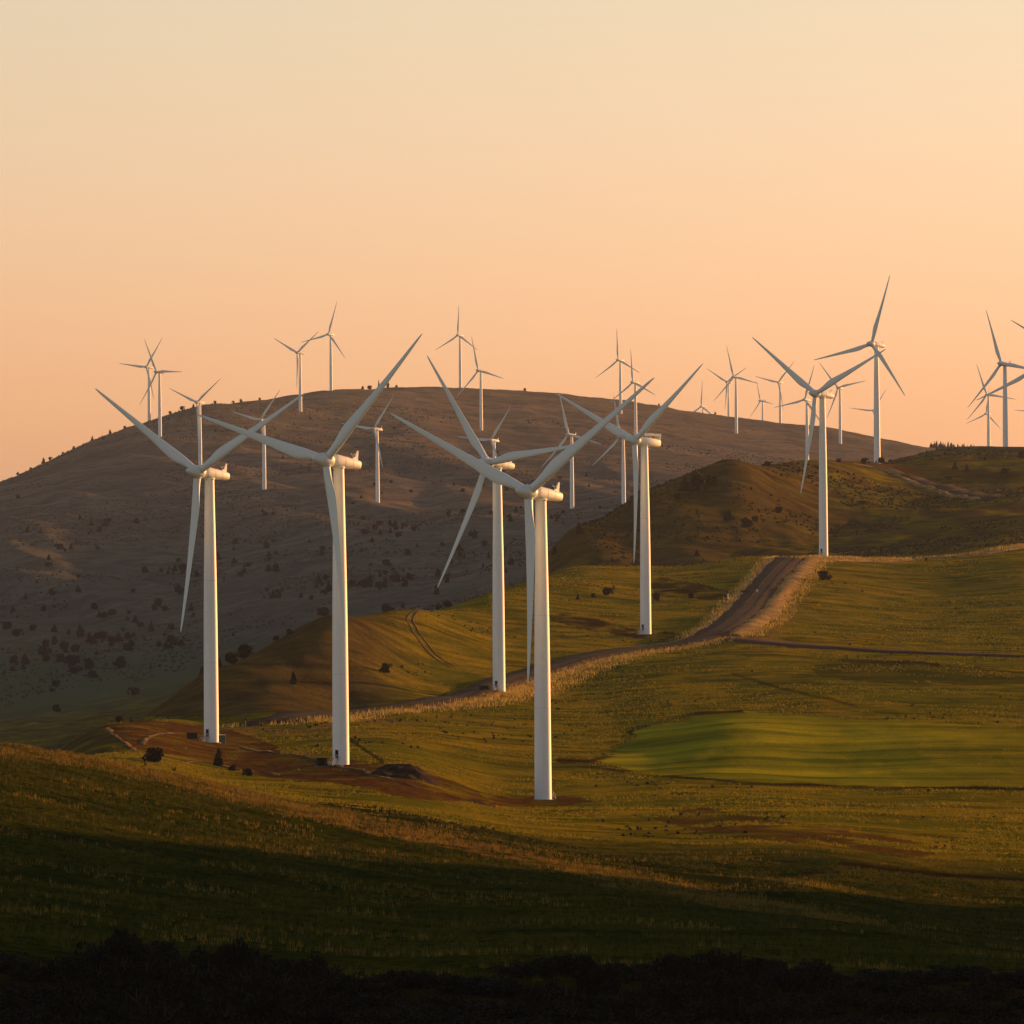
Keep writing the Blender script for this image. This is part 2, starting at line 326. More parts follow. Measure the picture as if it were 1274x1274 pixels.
def line_zone(pts, wd, d0, d1):
    best = np.full(X.shape, 1e9)
    for (x0, y0), (x1, y1) in zip(pts[:-1], pts[1:]):
        tt = np.clip(((PXw - x0) * (x1 - x0) + (PYw - y0) * (y1 - y0)) / ((x1 - x0) ** 2 + (y1 - y0) ** 2), 0, 1)
        best = np.minimum(best, np.hypot(PXw - x0 - tt * (x1 - x0), (PYw - y0 - tt * (y1 - y0))))
    return np.clip(1.3 - best / wd, 0, 1) * ((R_ > d0) & (R_ < d1)) * seen
ditch_and_shade = line_zone([(925,885),(860,889),(815,897),(790,908),(785,918),(800,926)], 3.4, 1900, 2600) * np.clip(0.55 + 0.7 * wob, 0, 0.9)
ditch_and_shade = np.maximum(ditch_and_shade, line_zone([(800,926),(760,940),(735,950),(700,948)], 5, 1800, 2500) * np.clip(0.4 + wob, 0, 0.9))
ditch_and_shade = np.maximum(ditch_and_shade, line_zone([(715,952),(790,962),(860,969),(960,976),(1100,980),(1300,983)], 2.0, 1700, 2400) * np.clip(0.75 + 0.5 * wob, 0, 1))
ditch_and_shade = np.maximum(ditch_and_shade, line_zone([(1040,1072),(1100,1080),(1180,1088),(1300,1096)], 3.5, 1200, 1700))
ditch_and_shade = np.maximum(ditch_and_shade, line_zone([(1045,820),(1100,824),(1165,826)], 3, 2400, 2900) * 0.7)
ditch_and_shade = np.maximum(ditch_and_shade, line_zone([(915,840),(980,858),(1060,876)], 2, 2200, 2800) * 0.6)
ditch_and_shade = np.maximum(ditch_and_shade, line_zone([(435,918),(460,938),(475,948)], 3, 1850, 2300) * 0.8)
dry = np.maximum(dry, 0.75 * line_zone([(700,850),(640,866),(560,884),(470,900),(400,905)], 9, 2100, 2700) * (wob > -0.25))
dry = np.maximum(dry, 0.9 * line_zone([(270,905),(330,909),(390,912)], 5, 2000, 2450))
dry = np.maximum(dry, 0.9 * line_zone([(310,932),(360,936),(400,942)], 4, 1800, 2200))
dry = np.maximum(dry, 0.75 * line_zone([(1005,705),(985,740),(960,785),(945,797)], 16, 2700, 3560))
ditch_and_shade = np.maximum(ditch_and_shade, shade_band * np.clip(0.62 + 0.6 * fbm(X / 7.0, Y / 16.0, 4, 81), 0, 0.9))  # painted shade of the swales joins this dark mask
ditch_and_shade = np.maximum(ditch_and_shade, (1 - sstep(585, 640, R_ + wob * 12)) * 0.92 * seen)
mount = np.maximum(sstep(4900, 5600, R_), 0)
slope3_shade = ((R_ > 3650) & (R_ < 4350) & (PX < 1060)).astype(float) * sstep(1060, 960, PX)  # middle hill face turned from the sun, shade painted as darker brown
slope2_shade = ((R_ > 2350) & (R_ < 2900) & (PY < 892)).astype(float) * sstep(540, 440, PX)  # left face of the near spur, its shade painted in as brown
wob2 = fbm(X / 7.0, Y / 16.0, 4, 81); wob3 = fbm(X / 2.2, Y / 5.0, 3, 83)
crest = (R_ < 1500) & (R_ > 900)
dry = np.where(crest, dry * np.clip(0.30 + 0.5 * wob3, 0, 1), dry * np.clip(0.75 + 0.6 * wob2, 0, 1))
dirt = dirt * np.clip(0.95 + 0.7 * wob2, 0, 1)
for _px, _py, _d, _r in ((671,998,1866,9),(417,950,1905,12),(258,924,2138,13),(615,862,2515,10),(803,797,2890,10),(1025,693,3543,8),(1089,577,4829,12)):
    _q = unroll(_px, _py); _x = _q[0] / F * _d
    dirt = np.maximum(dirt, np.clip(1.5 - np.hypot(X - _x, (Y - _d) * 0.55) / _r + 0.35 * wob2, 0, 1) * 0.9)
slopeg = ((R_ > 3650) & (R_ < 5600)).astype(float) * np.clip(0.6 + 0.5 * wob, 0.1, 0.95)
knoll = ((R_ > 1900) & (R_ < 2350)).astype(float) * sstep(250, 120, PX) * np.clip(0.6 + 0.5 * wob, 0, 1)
brown = np.clip(np.maximum.reduce([slope3_shade, slope2_shade, slopeg, knoll]) * (0.95 + 0.2 * wob), 0, 1)
for nm, a in (('crop', crop), ('dirt', dirt), ('dry', dry), ('dark_green', dark_green), ('mount', mount), ('brown', brown), ('near', near), ('ditch_and_shade', ditch_and_shade)):
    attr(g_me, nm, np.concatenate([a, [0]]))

m, t, b = new_mat('ground_cover'); co = objco(t)
n_big = noise_node(t, co, 0.011, 4); n_mid = noise_node(t, co, 0.06, 5, 0.6); n_fine = noise_node(t, co, 0.5, 5, 0.65); n_min = noise_node(t, co, 1.6, 3, 0.6)
grass = mixc(t, remap(t, n_mid, 0.38, 0.60), (0.098, 0.102, 0.003), (0.325, 0.225, 0.009))
grass = mixc(t, remap(t, n_big, 0.42, 0.62, 0.0, 0.6), grass, (0.098, 0.120, 0.004))
mps = t.nodes.new('ShaderNodeMapping'); mps.inputs['Scale'].default_value = (0.02, 0.075, 0.05); mps.inputs['Rotation'].default_value = (0, 0, -0.2); t.links.new(co, mps.inputs[0])
grass = mixc(t, remap(t, noise_node(t, mps.outputs[0], 1.0, 5, 0.6), 0.50, 0.66, 0.0, 0.7), grass, (0.045, 0.044, 0.004))
grass = mixc(t, remap(t, n_fine, 0.52, 0.70, 0.0, 0.7), grass, (0.030, 0.026, 0.004))
grass = mixc(t, remap(t, n_min, 0.52, 0.68, 0.0, 0.55), grass, (0.040, 0.036, 0.004))
ngr_shade = mixc(t, remap(t, n_mid, 0.40, 0.66), (0.022, 0.036, 0.003), (0.060, 0.060, 0.004))  # near grass, darkened to carry the slope's shade
ngr_shade = mixc(t, remap(t, n_fine, 0.45, 0.62, 0.0, 0.9), ngr_shade, (0.007, 0.009, 0.0015))
grass = mixc(t, attr_n(t, 'near'), grass, ngr_shade)
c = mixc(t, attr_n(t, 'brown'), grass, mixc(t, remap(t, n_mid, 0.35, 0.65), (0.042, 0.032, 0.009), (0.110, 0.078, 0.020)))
mtc = mixc(t, remap(t, noise_node(t, co, 0.006, 6, 0.6), 0.35, 0.65), (0.122, 0.114, 0.084), (0.240, 0.190, 0.118))
sepz = t.nodes.new('ShaderNodeSeparateXYZ'); t.links.new(co, sepz.inputs[0])
lowf = remap(t, math_n(t, 'ADD', sepz.outputs[2], math_n(t, 'MULTIPLY', noise_node(t, co, 0.004, 4), 120.0)), 95.0, -20.0)
mtc = mixc(t, lowf, mtc, mixc(t, remap(t, noise_node(t, co, 0.012, 5, 0.6), 0.38, 0.62), (0.085, 0.090, 0.066), (0.140, 0.145, 0.092)))
mtc = mixc(t, remap(t, noise_node(t, co, 0.03, 5, 0.65), 0.46, 0.64, 0, 0.75), mtc, (0.060, 0.062, 0.050))
mtc = mixc(t, remap(t, noise_node(t, co, 0.12, 4, 0.7), 0.50, 0.66, 0, 0.6), mtc, (0.050, 0.050, 0.040))
mtc = mixc(t, remap(t, math_n(t, 'ADD', sepz.outputs[2], math_n(t, 'MULTIPLY', n_big, 30.0)), -75.0, -110.0, 0.0, 0.8), mtc, (0.085, 0.115, 0.045))
c = mixc(t, attr_n(t, 'mount'), c, mtc)
c = mixc(t, attr_n(t, 'dark_green'), c, mixc(t, n_mid, (0.010, 0.016, 0.002), (0.024, 0.030, 0.003)))
mpc = t.nodes.new('ShaderNodeMapping'); mpc.inputs['Scale'].default_value = (0.010, 0.045, 0.05); mpc.inputs['Rotation'].default_value = (0, 0, 0.25); t.links.new(co, mpc.inputs[0])
cropc = mixc(t, remap(t, noise_node(t, mpc.outputs[0], 1.0, 3), 0.35, 0.65), (0.125, 0.145, 0.004), (0.400, 0.350, 0.010))
c = mixc(t, attr_n(t, 'crop'), c, cropc)
c = mixc(t, attr_n(t, 'dry'), c, mixc(t, n_mid, (0.15, 0.085, 0.016), (0.30, 0.17, 0.045)))
c = mixc(t, attr_n(t, 'dirt'), c, mixc(t, remap(t, n_fine, 0.35, 0.65), (0.038, 0.017, 0.004), (0.135, 0.062, 0.016)))
c = mixc(t, attr_n(t, 'ditch_and_shade'), c, mixc(t, n_fine, (0.008, 0.007, 0.003), (0.03, 0.018, 0.006)))
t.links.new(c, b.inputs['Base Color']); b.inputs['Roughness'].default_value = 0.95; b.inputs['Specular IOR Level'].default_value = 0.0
hh = math_n(t, 'ADD', math_n(t, 'MULTIPLY', n_fine, 1.0), math_n(t, 'MULTIPLY', n_min, 0.35))
bump(t, b, hh, 1.0, 1.2)
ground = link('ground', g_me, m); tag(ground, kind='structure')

# ------------------------------------------------------------------ roads and tracks
def gravel(name, c0, c1):
    m, t, b = new_mat(name); v = objco(t)
    f = remap(t, noise_node(t, v, 0.35, 6, 0.7), 0.35, 0.65)
    t.links.new(mixc(t, f, c0, c1), b.inputs['Base Color']); b.inputs['Roughness'].default_value = 0.95; b.inputs['Specular IOR Level'].default_value = 0.05
    bump(t, b, noise_node(t, v, 1.5, 4), 0.6, 0.15); return m
M_ROAD = gravel('road_gravel', (0.024, 0.016, 0.007), (0.075, 0.047, 0.020))
M_TRACK = gravel('pale_track', (0.075, 0.05, 0.012), (0.13, 0.085, 0.025))
M_RED = gravel('red_track', (0.055, 0.028, 0.014), (0.09, 0.045, 0.022))
M_VERGE = gravel('dry_verge', (0.10, 0.062, 0.012), (0.42, 0.26, 0.075))
_t = M_VERGE.node_tree
for _q in list(_t.nodes):
    if _q.type == 'TEX_NOISE' and _q.inputs['Detail'].default_value == 6: _q.inputs['Scale'].default_value = 0.12
def smooth_line(pts, step=6.0):
    P = [Vector(p) for p in pts]; out = []
    for k in range(len(P) - 1):
        p0, p1, p2, p3 = P[max(k - 1, 0)], P[k], P[k + 1], P[min(k + 2, len(P) - 1)]
        n = max(2, int((p2 - p1).length / step))
        for i in range(n):
            s = i / n
            out.append(0.5 * ((2 * p1) + (p2 - p0) * s + (2 * p0 - 5 * p1 + 4 * p2 - p3) * s * s + (3 * p1 - p0 - 3 * p2 + p3) * s ** 3))
    out.append(P[-1]); return out
def strip(name, line, prof, mat, kind='structure', parent=None, jit=0.0, seed=0):
    """ribbon draped on the land; prof = [(side offset, height above ground)]"""
    L = np.array([(p.x, p.y) for p in line]); T = np.gradient(L, axis=0); T /= np.linalg.norm(T, axis=1)[:, None]
    Nn = np.stack([T[:, 1], -T[:, 0]], 1); n = len(L); k = len(prof); V = []
    s = np.arange(n) * 0.55
    for q, (off, up) in enumerate(prof):
        o = off + (jit * fbm(s, s * 0 + q * 7.7, 3, seed + q) if jit else 0)
        xy = L + Nn * np.reshape(o, (-1, 1)) if np.ndim(o) else L + Nn * o
        V.append(np.column_stack([xy, height(xy[:, 0], xy[:, 1]) + up]))
    V = np.stack(V, 1).reshape(-1, 3)
    i = np.arange(n - 1)[:, None] * k; j = np.arange(k - 1)[None]
    Q = np.stack([i + j, i + j + 1, i + k + j + 1, i + k + j], -1).reshape(-1, 4)
    o = link(name, np_mesh(name, V, Q, False), mat, parent)
    if kind: tag(o, kind=kind)
    return o
def px_line(pts, step=6.0): return smooth_line([ray(x, y, a, b_) for x, y, a, b_ in pts], step)
main = px_line([(990,694,3300,3600),(960,720,3100,3500),(940,745,2950,3400),(915,772,2800,3200),(880,794,2700,3100),(840,804,2650,3000),(780,811,2550,2950),(715,824,2500,2900),(650,844,2400,2800),(590,864,2300,2700),(520,878,2250,2600),(430,889,2200,2550),(350,897,2150,2500),(310,901,2100,2400)])
road = strip('road', main, [(-8.5, -0.6), (-6.8, 0.9), (-2.5, 1.1), (2.5, 1.1), (6.8, 0.9), (8.5, -0.6)], M_ROAD, jit=0.5, seed=3)
for _o in (-2.6, 2.2):
    strip('wheel_rut', main, [(_o - 0.75, 1.09), (_o - 0.3, 1.16), (_o + 0.3, 1.16), (_o + 0.75, 1.09)], gravel('rut_gravel', (0.014, 0.009, 0.005), (0.038, 0.025, 0.012)), kind=None, parent=road, jit=0.5, seed=51)
def verge(line, o0, o1, h0, hm, sd, name='verge', mat=None):
    return strip(name, line, [(o0, h0), (o0 + (o1 - o0) * 0.25, hm), (o0 + (o1 - o0) * 0.5, hm * 0.6), (o0 + (o1 - o0) * 0.75, hm * 0.15), (o1, -0.6)], mat or M_VERGE, jit=1.5, seed=sd)
sgn = 1 if (main[1].y < main[0].y) else -1
# the profile's positive side lies to the right of the line's direction (towards +x when heading away)
verge(main[:len(main) * 11 // 20], -7.0, -17.0, 0.8, 1.4, 21); verge(main[:len(main) * 6 // 10], 7.0, 12.5, 0.8, 0.8, 25); verge(main[len(main) * 11 // 20:len(main) * 19 // 20], -6.0, -13.0, 0.4, 0.6, 27)
cross = px_line([(905,796,2700,3000),(985,803,2650,2950),(1060,808,2650,2900),(1130,812,2650,2900),(1200,815,2650,2900),(1290,818,2650,2900),(1400,824,2600,2900)])
strip('road', cross, [(-9.0, -0.5), (-7.5, 0.5), (0, 0.7), (7.5, 0.5), (9.0, -0.5)], M_RED, jit=0.8, seed=8)
ridge_road = px_line([(985,697,3300,3620),(1060,696,3400,3700),(1120,697,3400,3700),(1170,695,3450,3720),(1220,689,3450,3800),(1290,679,3450,3850),(1400,670,3500,3900)])
strip('road', ridge_road, [(-6, -0.3), (-5, 0.6), (5, 0.6), (6, -0.3)], M_ROAD, jit=0.6, seed=12)
verge(ridge_road, 5.0, 14.0, 0.5, 1.0, 31); verge(ridge_road, -5.0, -10.0, 0.5, 1.0, 35)
hill_road = px_line([(1062,578,4600,4860),(1100,584,4500,4900),(1140,597,4400,4800),(1180,609,4300,4700),(1235,622,4200,4600)])
strip('road', hill_road, [(-7, -0.3), (-6, 0.7), (6, 0.7), (7, -0.3)], M_ROAD, jit=1.0, seed=14)
verge(hill_road, 6.0, 13.0, 0.6, 1.2, 41)
for dx in (0, 7):
    tr = px_line([(524 + dx,759,2500,2900),(507 + dx,768,2500,2850),(512 + dx,782,2450,2850),(524 + dx,800,2450,2800),(540 + dx,818,2400,2800),(560 + dx,830,2400,2750)])
    strip('dirt_track', tr, [(-0.34, -0.1), (-0.3, 0.16), (0.3, 0.16), (0.34, -0.1)], M_TRACK, jit=0.35, seed=16 + dx)
for pts in ([(132,906,2000,2300),(150,920,1950,2250),(170,936,1900,2200)], [(176,926,1950,2250),(186,916,2000,2280),(215,912,2000,2280),(245,918,2000,2280)],
            [(300,930,1900,2250),(350,938,1850,2200),(410,950,1750,2050),(470,966,1700,2000),(530,984,1650,1900),(590,998,1600,1880)],
            [(180,950,1700,2050),(240,948,1750,2050),(300,958,1700,2000),(350,966,1650,1950)]):
    strip('dirt_track', px_line(pts, 4.0), [(-0.6, -0.1), (-0.5, 0.2), (0.5, 0.2), (0.6, -0.1)], M_TRACK, jit=0.8, seed=19)

# ------------------------------------------------------------------ wind turbines
def ring(r, z, n=28): return [(r * math.cos(2 * math.pi * k / n), r * math.sin(2 * math.pi * k / n), z) for k in range(n)]
def tower_mesh(H):
    bm = bmesh.new()
    prof = [(0, 2.22), (0.15, 2.17), (0.45, 2.04), (0.62, 1.89), (0.8, 1.66), (1.0, 1.40)]
    loft(bm, [ring(r, z * H) for z, r in prof]); return bm_mesh('tower', bm, True)
def auto(o):
    for p in o.data.polygons: p.use_smooth = True
    try:
        o.data.set_sharp_from_angle(angle=math.radians(40))
    except Exception: pass
def flange_mesh():
    bm = bmesh.new(); loft(bm, [ring(1.0, -0.06), ring(1.0, 0.06)], False); return bm_mesh('flange', bm, True)
ME_FLANGE = flange_mesh()
def blade_mesh():
    """length 1 (radius), x towards the leading edge, y downwind, z out along the blade"""
    bm = bmesh.new(); n = 16; rings = []
    ST = [(0.022,.044,.0222,0.0),(0.05,.0445,.0222,0.0),(0.09,.047,.0210,.12),(0.13,.054,.0185,.35),(0.17,.063,.0162,.65),(0.205,.068,.0148,.85),(0.25,.068,.0130,.95),(0.32,.061,.0108,1),(0.42,.051,.0086,1),(0.54,.0415,.0066,1),(0.66,.033,.0050,1),(0.78,.0255,.0036,1),(0.88,.0195,.0026,1),(0.95,.0140,.0018,1),(0.985,.0085,.0012,1),(1.0,.0025,.0006,1)]
    for r, ch, th, af in ST:
        tw = math.radians(13.0) * max(0, 1 - r / 0.75) ** 1.4 * (1 if r > 0.05 else 1)
        pre = -0.022 * max(0, (r - 0.2) / 0.8) ** 2          # prebend, upwind
        pts = []
        for k in range(n):
            a = 2 * math.pi * k / n; cx, cy = math.cos(a), math.sin(a)
            ex, ey = cx * ch / 2, cy * th                    # ellipse
            # airfoil: blunt leading edge, thin trailing edge
            s = (cx + 1) / 2
            ty = th * math.copysign(1, cy) * (abs(cy) ** 0.9) * (0.35 + 0.95 * s) * 0.95
            ax = cx * ch / 2 - ch * 0.20
            x = ex * (1 - af) + ax * af; y = ey * (1 - af) + ty * af
            pts.append((x * math.cos(tw) - y * math.sin(tw), x * math.sin(tw) + y * math.cos(tw) + pre, r))
        rings.append(pts)
    loft(bm, rings); return bm_mesh('blade', bm, True)
ME_BLADE = blade_mesh()
def spinner_mesh():                                           # local -y upwind
    bm = bmesh.new(); prof = [(-4.9, .10), (-4.75, .38), (-4.1, .74), (-3.2, 1.12), (-2.1, 1.50), (-0.8, 1.74), (0.6, 1.70), (1.5, 1.62), (1.75, 1.5)]
    loft(bm, [[(r * math.cos(2 * math.pi * k / 24), y, r * math.sin(2 * math.pi * k / 24)) for k in range(24)] for y, r in prof])
    return bm_mesh('hub', bm, True)
ME_HUB = spinner_mesh()
def nacelle_mesh(boxy=False):
    bm = bmesh.new()
    def sec(y, wx, wz, cz, p):
        out = []
        for k in range(24):
            a = 2 * math.pi * k / 24; c, s = math.cos(a), math.sin(a)
            out.append((wx * math.copysign(abs(c) ** (2 / p), c), y, cz + wz * math.copysign(abs(s) ** (2 / p), s)))
        return out
    if boxy: S = [(1.8, 1.3, 1.3, 0, 2.4), (3.2, 1.75, 1.8, 0.05, 3.4), (6.0, 1.85, 1.95, 0.1, 4), (12.5, 1.85, 1.7, -0.1, 4), (12.9, 1.6, 1.45, -0.1, 4)]
    else: S = [(1.8, 1.25, 1.25, 0, 2.2), (2.8, 1.6, 1.72, 0.12, 2.6), (4.0, 1.72, 1.90, 0.2, 2.9), (8.0, 1.70, 1.66, 0.05, 2.9), (12.5, 1.55, 1.32, -0.18, 2.9), (12.8, 1.48, 1.25, -0.18, 2.9)]
    loft(bm, [sec(*s) for s in S]); return bm_mesh('nacelle', bm, True)
ME_NAC, ME_NACB = nacelle_mesh(), nacelle_mesh(True)
def fin_mesh():
    bm = bmesh.new()
    pr = [(9.9, 1.15), (12.7, 1.1), (12.75, 4.0), (12.35, 4.0), (11.6, 2.1)]
    loft(bm, [[(x, y, z) for y, z in pr] for x in (-0.16, 0.16)]); return bm_mesh('tail_fin', bm)
ME_FIN = fin_mesh()
def cooler_mesh():
    bm = bmesh.new()
    box(bm, (0, 9.6, 3.3), (3.4, 6.2, 1.1), 0, 0.12)
    for y in (7.2, 12.2):
        for x in (-1.4, 1.4): box(bm, (x, y, 2.25), (0.25, 0.25, 1.6))
    box(bm, (0, 12.75, 3.0), (3.0, 0.25, 2.6)); return bm_mesh('cooler', bm)
ME_COOL = cooler_mesh()
def yaw_mesh():
    bm = bmesh.new(); loft(bm, [ring(1.62, -0.55, 24), ring(1.62, 0.0, 24)]); return bm_mesh('yaw_ring', bm, True)
ME_YAW = yaw_mesh()
def collar_mesh():
    bm = bmesh.new(); loft(bm, [ring(1.16, 1.42, 20), ring(1.16, 1.75, 20)]); return bm_mesh('blade_collar', bm, True)
ME_COLLAR = collar_mesh()
def seam_mesh():
    bm = bmesh.new(); R_ = []
    for y in (-0.05, 0.05):
        R_.append([(math.copysign(abs(math.cos(a)) ** (2 / 2.9), math.cos(a)) * 1.012, y, math.copysign(abs(math.sin(a)) ** (2 / 2.9), math.sin(a)) * 1.012) for a in [2 * math.pi * k / 24 for k in range(24)]])
    loft(bm, R_); return bm_mesh('panel_seam', bm)
ME_SEAM = seam_mesh()
def sensor_mesh():
    bm = bmesh.new(); tube(bm, (0, 0, -0.2), (0, 0, 1.5), 0.07, 0.06); tube(bm, (-0.6, 0, 1.3), (0.6, 0, 1.3), 0.05, 0.05)
    for x in (-0.6, 0.6): tube(bm, (x, 0, 1.3), (x, 0, 1.75), 0.1, 0.1)
    return bm_mesh('wind_sensor', bm)
ME_SENSOR = sensor_mesh()
def stairs_mesh():
    bm = bmesh.new()
    for k in range(7): box(bm, (0, -(1.1 + k * 0.36), 1.75 - k * 0.24), (1.0, 0.3, 0.06))
    for x in (-0.55, 0.55):
        tube(bm, (x, -3.6, 0.0), (x, -0.9, 1.9), 0.07, 0.07); tube(bm, (x, -3.5, 1.0), (x, -0.9, 2.9), 0.05, 0.05)
        for yy, z0 in ((-3.4, 0.1), (-2.2, 0.95), (-0.9, 0.0)): tube(bm, (x, yy, z0), (x, yy, z0 + (2.9 if yy == -0.9 else 1.05)), 0.05, 0.05)
    box(bm, (0, -0.45, 1.85), (1.4, 1.2, 0.1)); return bm_mesh('stairs', bm)
ME_STAIRS = stairs_mesh()
def door_mesh():
    bm = bmesh.new(); box(bm, (0, 0, 0), (0.95, 0.12, 2.2), 0, 0.05); return bm_mesh('door', bm)
ME_DOOR = door_mesh()
def found_mesh():
    bm = bmesh.new(); loft(bm, [ring(2.9, -1.2, 24), ring(2.85, 0.06, 24), ring(2.7, 0.12, 24)]); return bm_mesh('foundation', bm)
ME_FOUND = found_mesh()
TILT = math.radians(5.0); CONE = math.radians(1.5); HUB_OFF = 5.2
GN = 'turbines of the ridge line'; GF = 'small turbines on and behind the far hill'; GR = 'turbines behind the right hill'
TURB = [ # name, hub px, hub py, tower px height, rotor radius (m at 80 m hub), blade angle, yaw, label, group
 ('A',657.6,612.2,385.8,49.9,55.3,38,'largest and nearest white wind turbine, its foot lowest on the grassy slope',GN),
 ('B',405.2,572.5,377.5,46.7,46.2,40,'tall white wind turbine beside the dark earth mound, cabinet at its foot',GN),
 ('C',246.1,587.3,336.7,47.9,62.4,39,'tall white wind turbine with a green cabinet right of its foot',GN),
 ('D',606.6,575.7,286.3,47.6,83.3,41,'white wind turbine at the road edge crossed by the blades of the nearest turbine',GN),
 ('E',789.9,548.0,249.0,49.8,53.5,48,'white wind turbine with a boxy cooler on its nacelle, at the road junction',GN),
 ('F',1014.7,489.8,203.2,49.6,65.7,42,'white wind turbine where the gravel road crests the grassy ridge',GN),
 ('G',1084.3,427.9,149.1,48.2,18.4,41,'white wind turbine between two bushes on the brow of the right hill',GN),
 ('1',182.0,456.6,73.7,49,37.2,40,'small turbine behind the left shoulder of the far hill, left of a crossing pair',GF),
 ('2',194.7,462.7,82.0,47.4,91.7,43,'small turbine on the left shoulder of the far hill, right of a crossing pair',GF),
 ('3',245.0,500.4,84.0,45,53.0,36,'small turbine rising directly behind the rotor of the left big turbine',GF),
 ('4',324.0,522.7,87.0,47.2,43.3,44,'small turbine on the far slope behind crossing blades of the two left big turbines',GF),
 ('5',369.9,438.7,74.3,48.3,55.6,42,'small turbine just below the far hilltop, left of the upright one on the crest',GF),
 ('6',408.7,415.8,72.2,47,17.4,35,'small turbine on the far crest with one blade almost straight up, left of centre',GF),
 ('7',569.7,417.0,62.0,49,1.5,36,'small turbine on the far crest at the middle of the hilltop, one blade vertical',GF),
 ('8',595.0,461.0,76.5,47.4,104.8,40,'small turbine just below the middle of the far crest',GF),
 ('9',465.2,533.5,90.1,47.6,38.5,40,'small turbine low on the far slope between the second and third big turbines',GF),
 ('10',611.1,547.6,86.0,48,36.0,36,'small turbine on the far slope directly behind the tower at the road edge',GF),
 ('11',707.3,540.9,94.1,48,103.9,38,'small turbine low on the far slope right of the nearest turbine',GF),
 ('12',769.0,447.8,68.0,46.7,116.2,37,'small turbine with vertical blade against the sky, upper of two behind a big blade tip',GF),
 ('13',787.3,475.6,71.0,47.7,114.5,39,'small turbine with vertical blade directly behind the hub of the cooler turbine',GF),
 ('14',771.6,543.8,88.0,49,108.4,37,'small turbine standing behind the edge of the dark hill, left of the cooler turbine',GF),
 ('15',872.5,505.8,53.7,49,2.1,40,'tiny turbine of which only rotor and hub clear the far ridge',GF),
 ('16',904.2,475.2,57.2,49,60.5,36,'small turbine behind the far ridge, left of two overlapping rotors',GF),
 ('17',912.8,468.9,71.3,46.3,103.6,38,'small turbine in front of the far ridge line, right of two overlapping rotors',GF),
 ('18',946.1,498.6,45.7,49,101.0,52,'tiniest turbine on the far ridge skyline, in the dip between larger ones',GF),
 ('19',968.2,475.7,58.7,49,43.7,37,'small turbine behind the far ridge with two blades raised in a wide V',GF),
 ('20',1001.1,497.2,78.1,46.2,18.4,35,'small turbine right behind the lowered blade of the ridge turbine',GF),
 ('21',1042.6,482.3,72.0,46.4,79.6,33,'small turbine between the ridge turbine and the right hilltop turbine',GF),
 ('22',1086.2,510.9,54.6,49,36.8,36,'tiny turbine hidden behind the right hilltop tower, only blade tips showing',GR),
 ('23',1245.5,452.5,117.4,49,100.7,40,'mid sized turbine behind the right hill brow near the picture edge',GR),
 ('24',1227.8,491.1,67.7,49,99.7,29,'small turbine behind the right hill brow, left beside a mid sized tower',GR),
 ('25',1283.5,462.0,146.7,49,7.3,42,'turbine outside the right edge whose one broad blade reaches into view',GR),
 ('26',1309.9,429.0,115.9,49,57.6,39,'turbine beyond the right edge with a thin blade tip near the upper right',GR),
 ('27',1226.9,514.7,52.9,49,8.4,42,'tiny turbine directly behind the small tower on the right hill brow',GR),
 ('28',1287.0,512.0,49.0,49,35.0,39,'distant turbine beyond the right edge with one horizontal blade tip showing',GR),
]
FOOT = {}
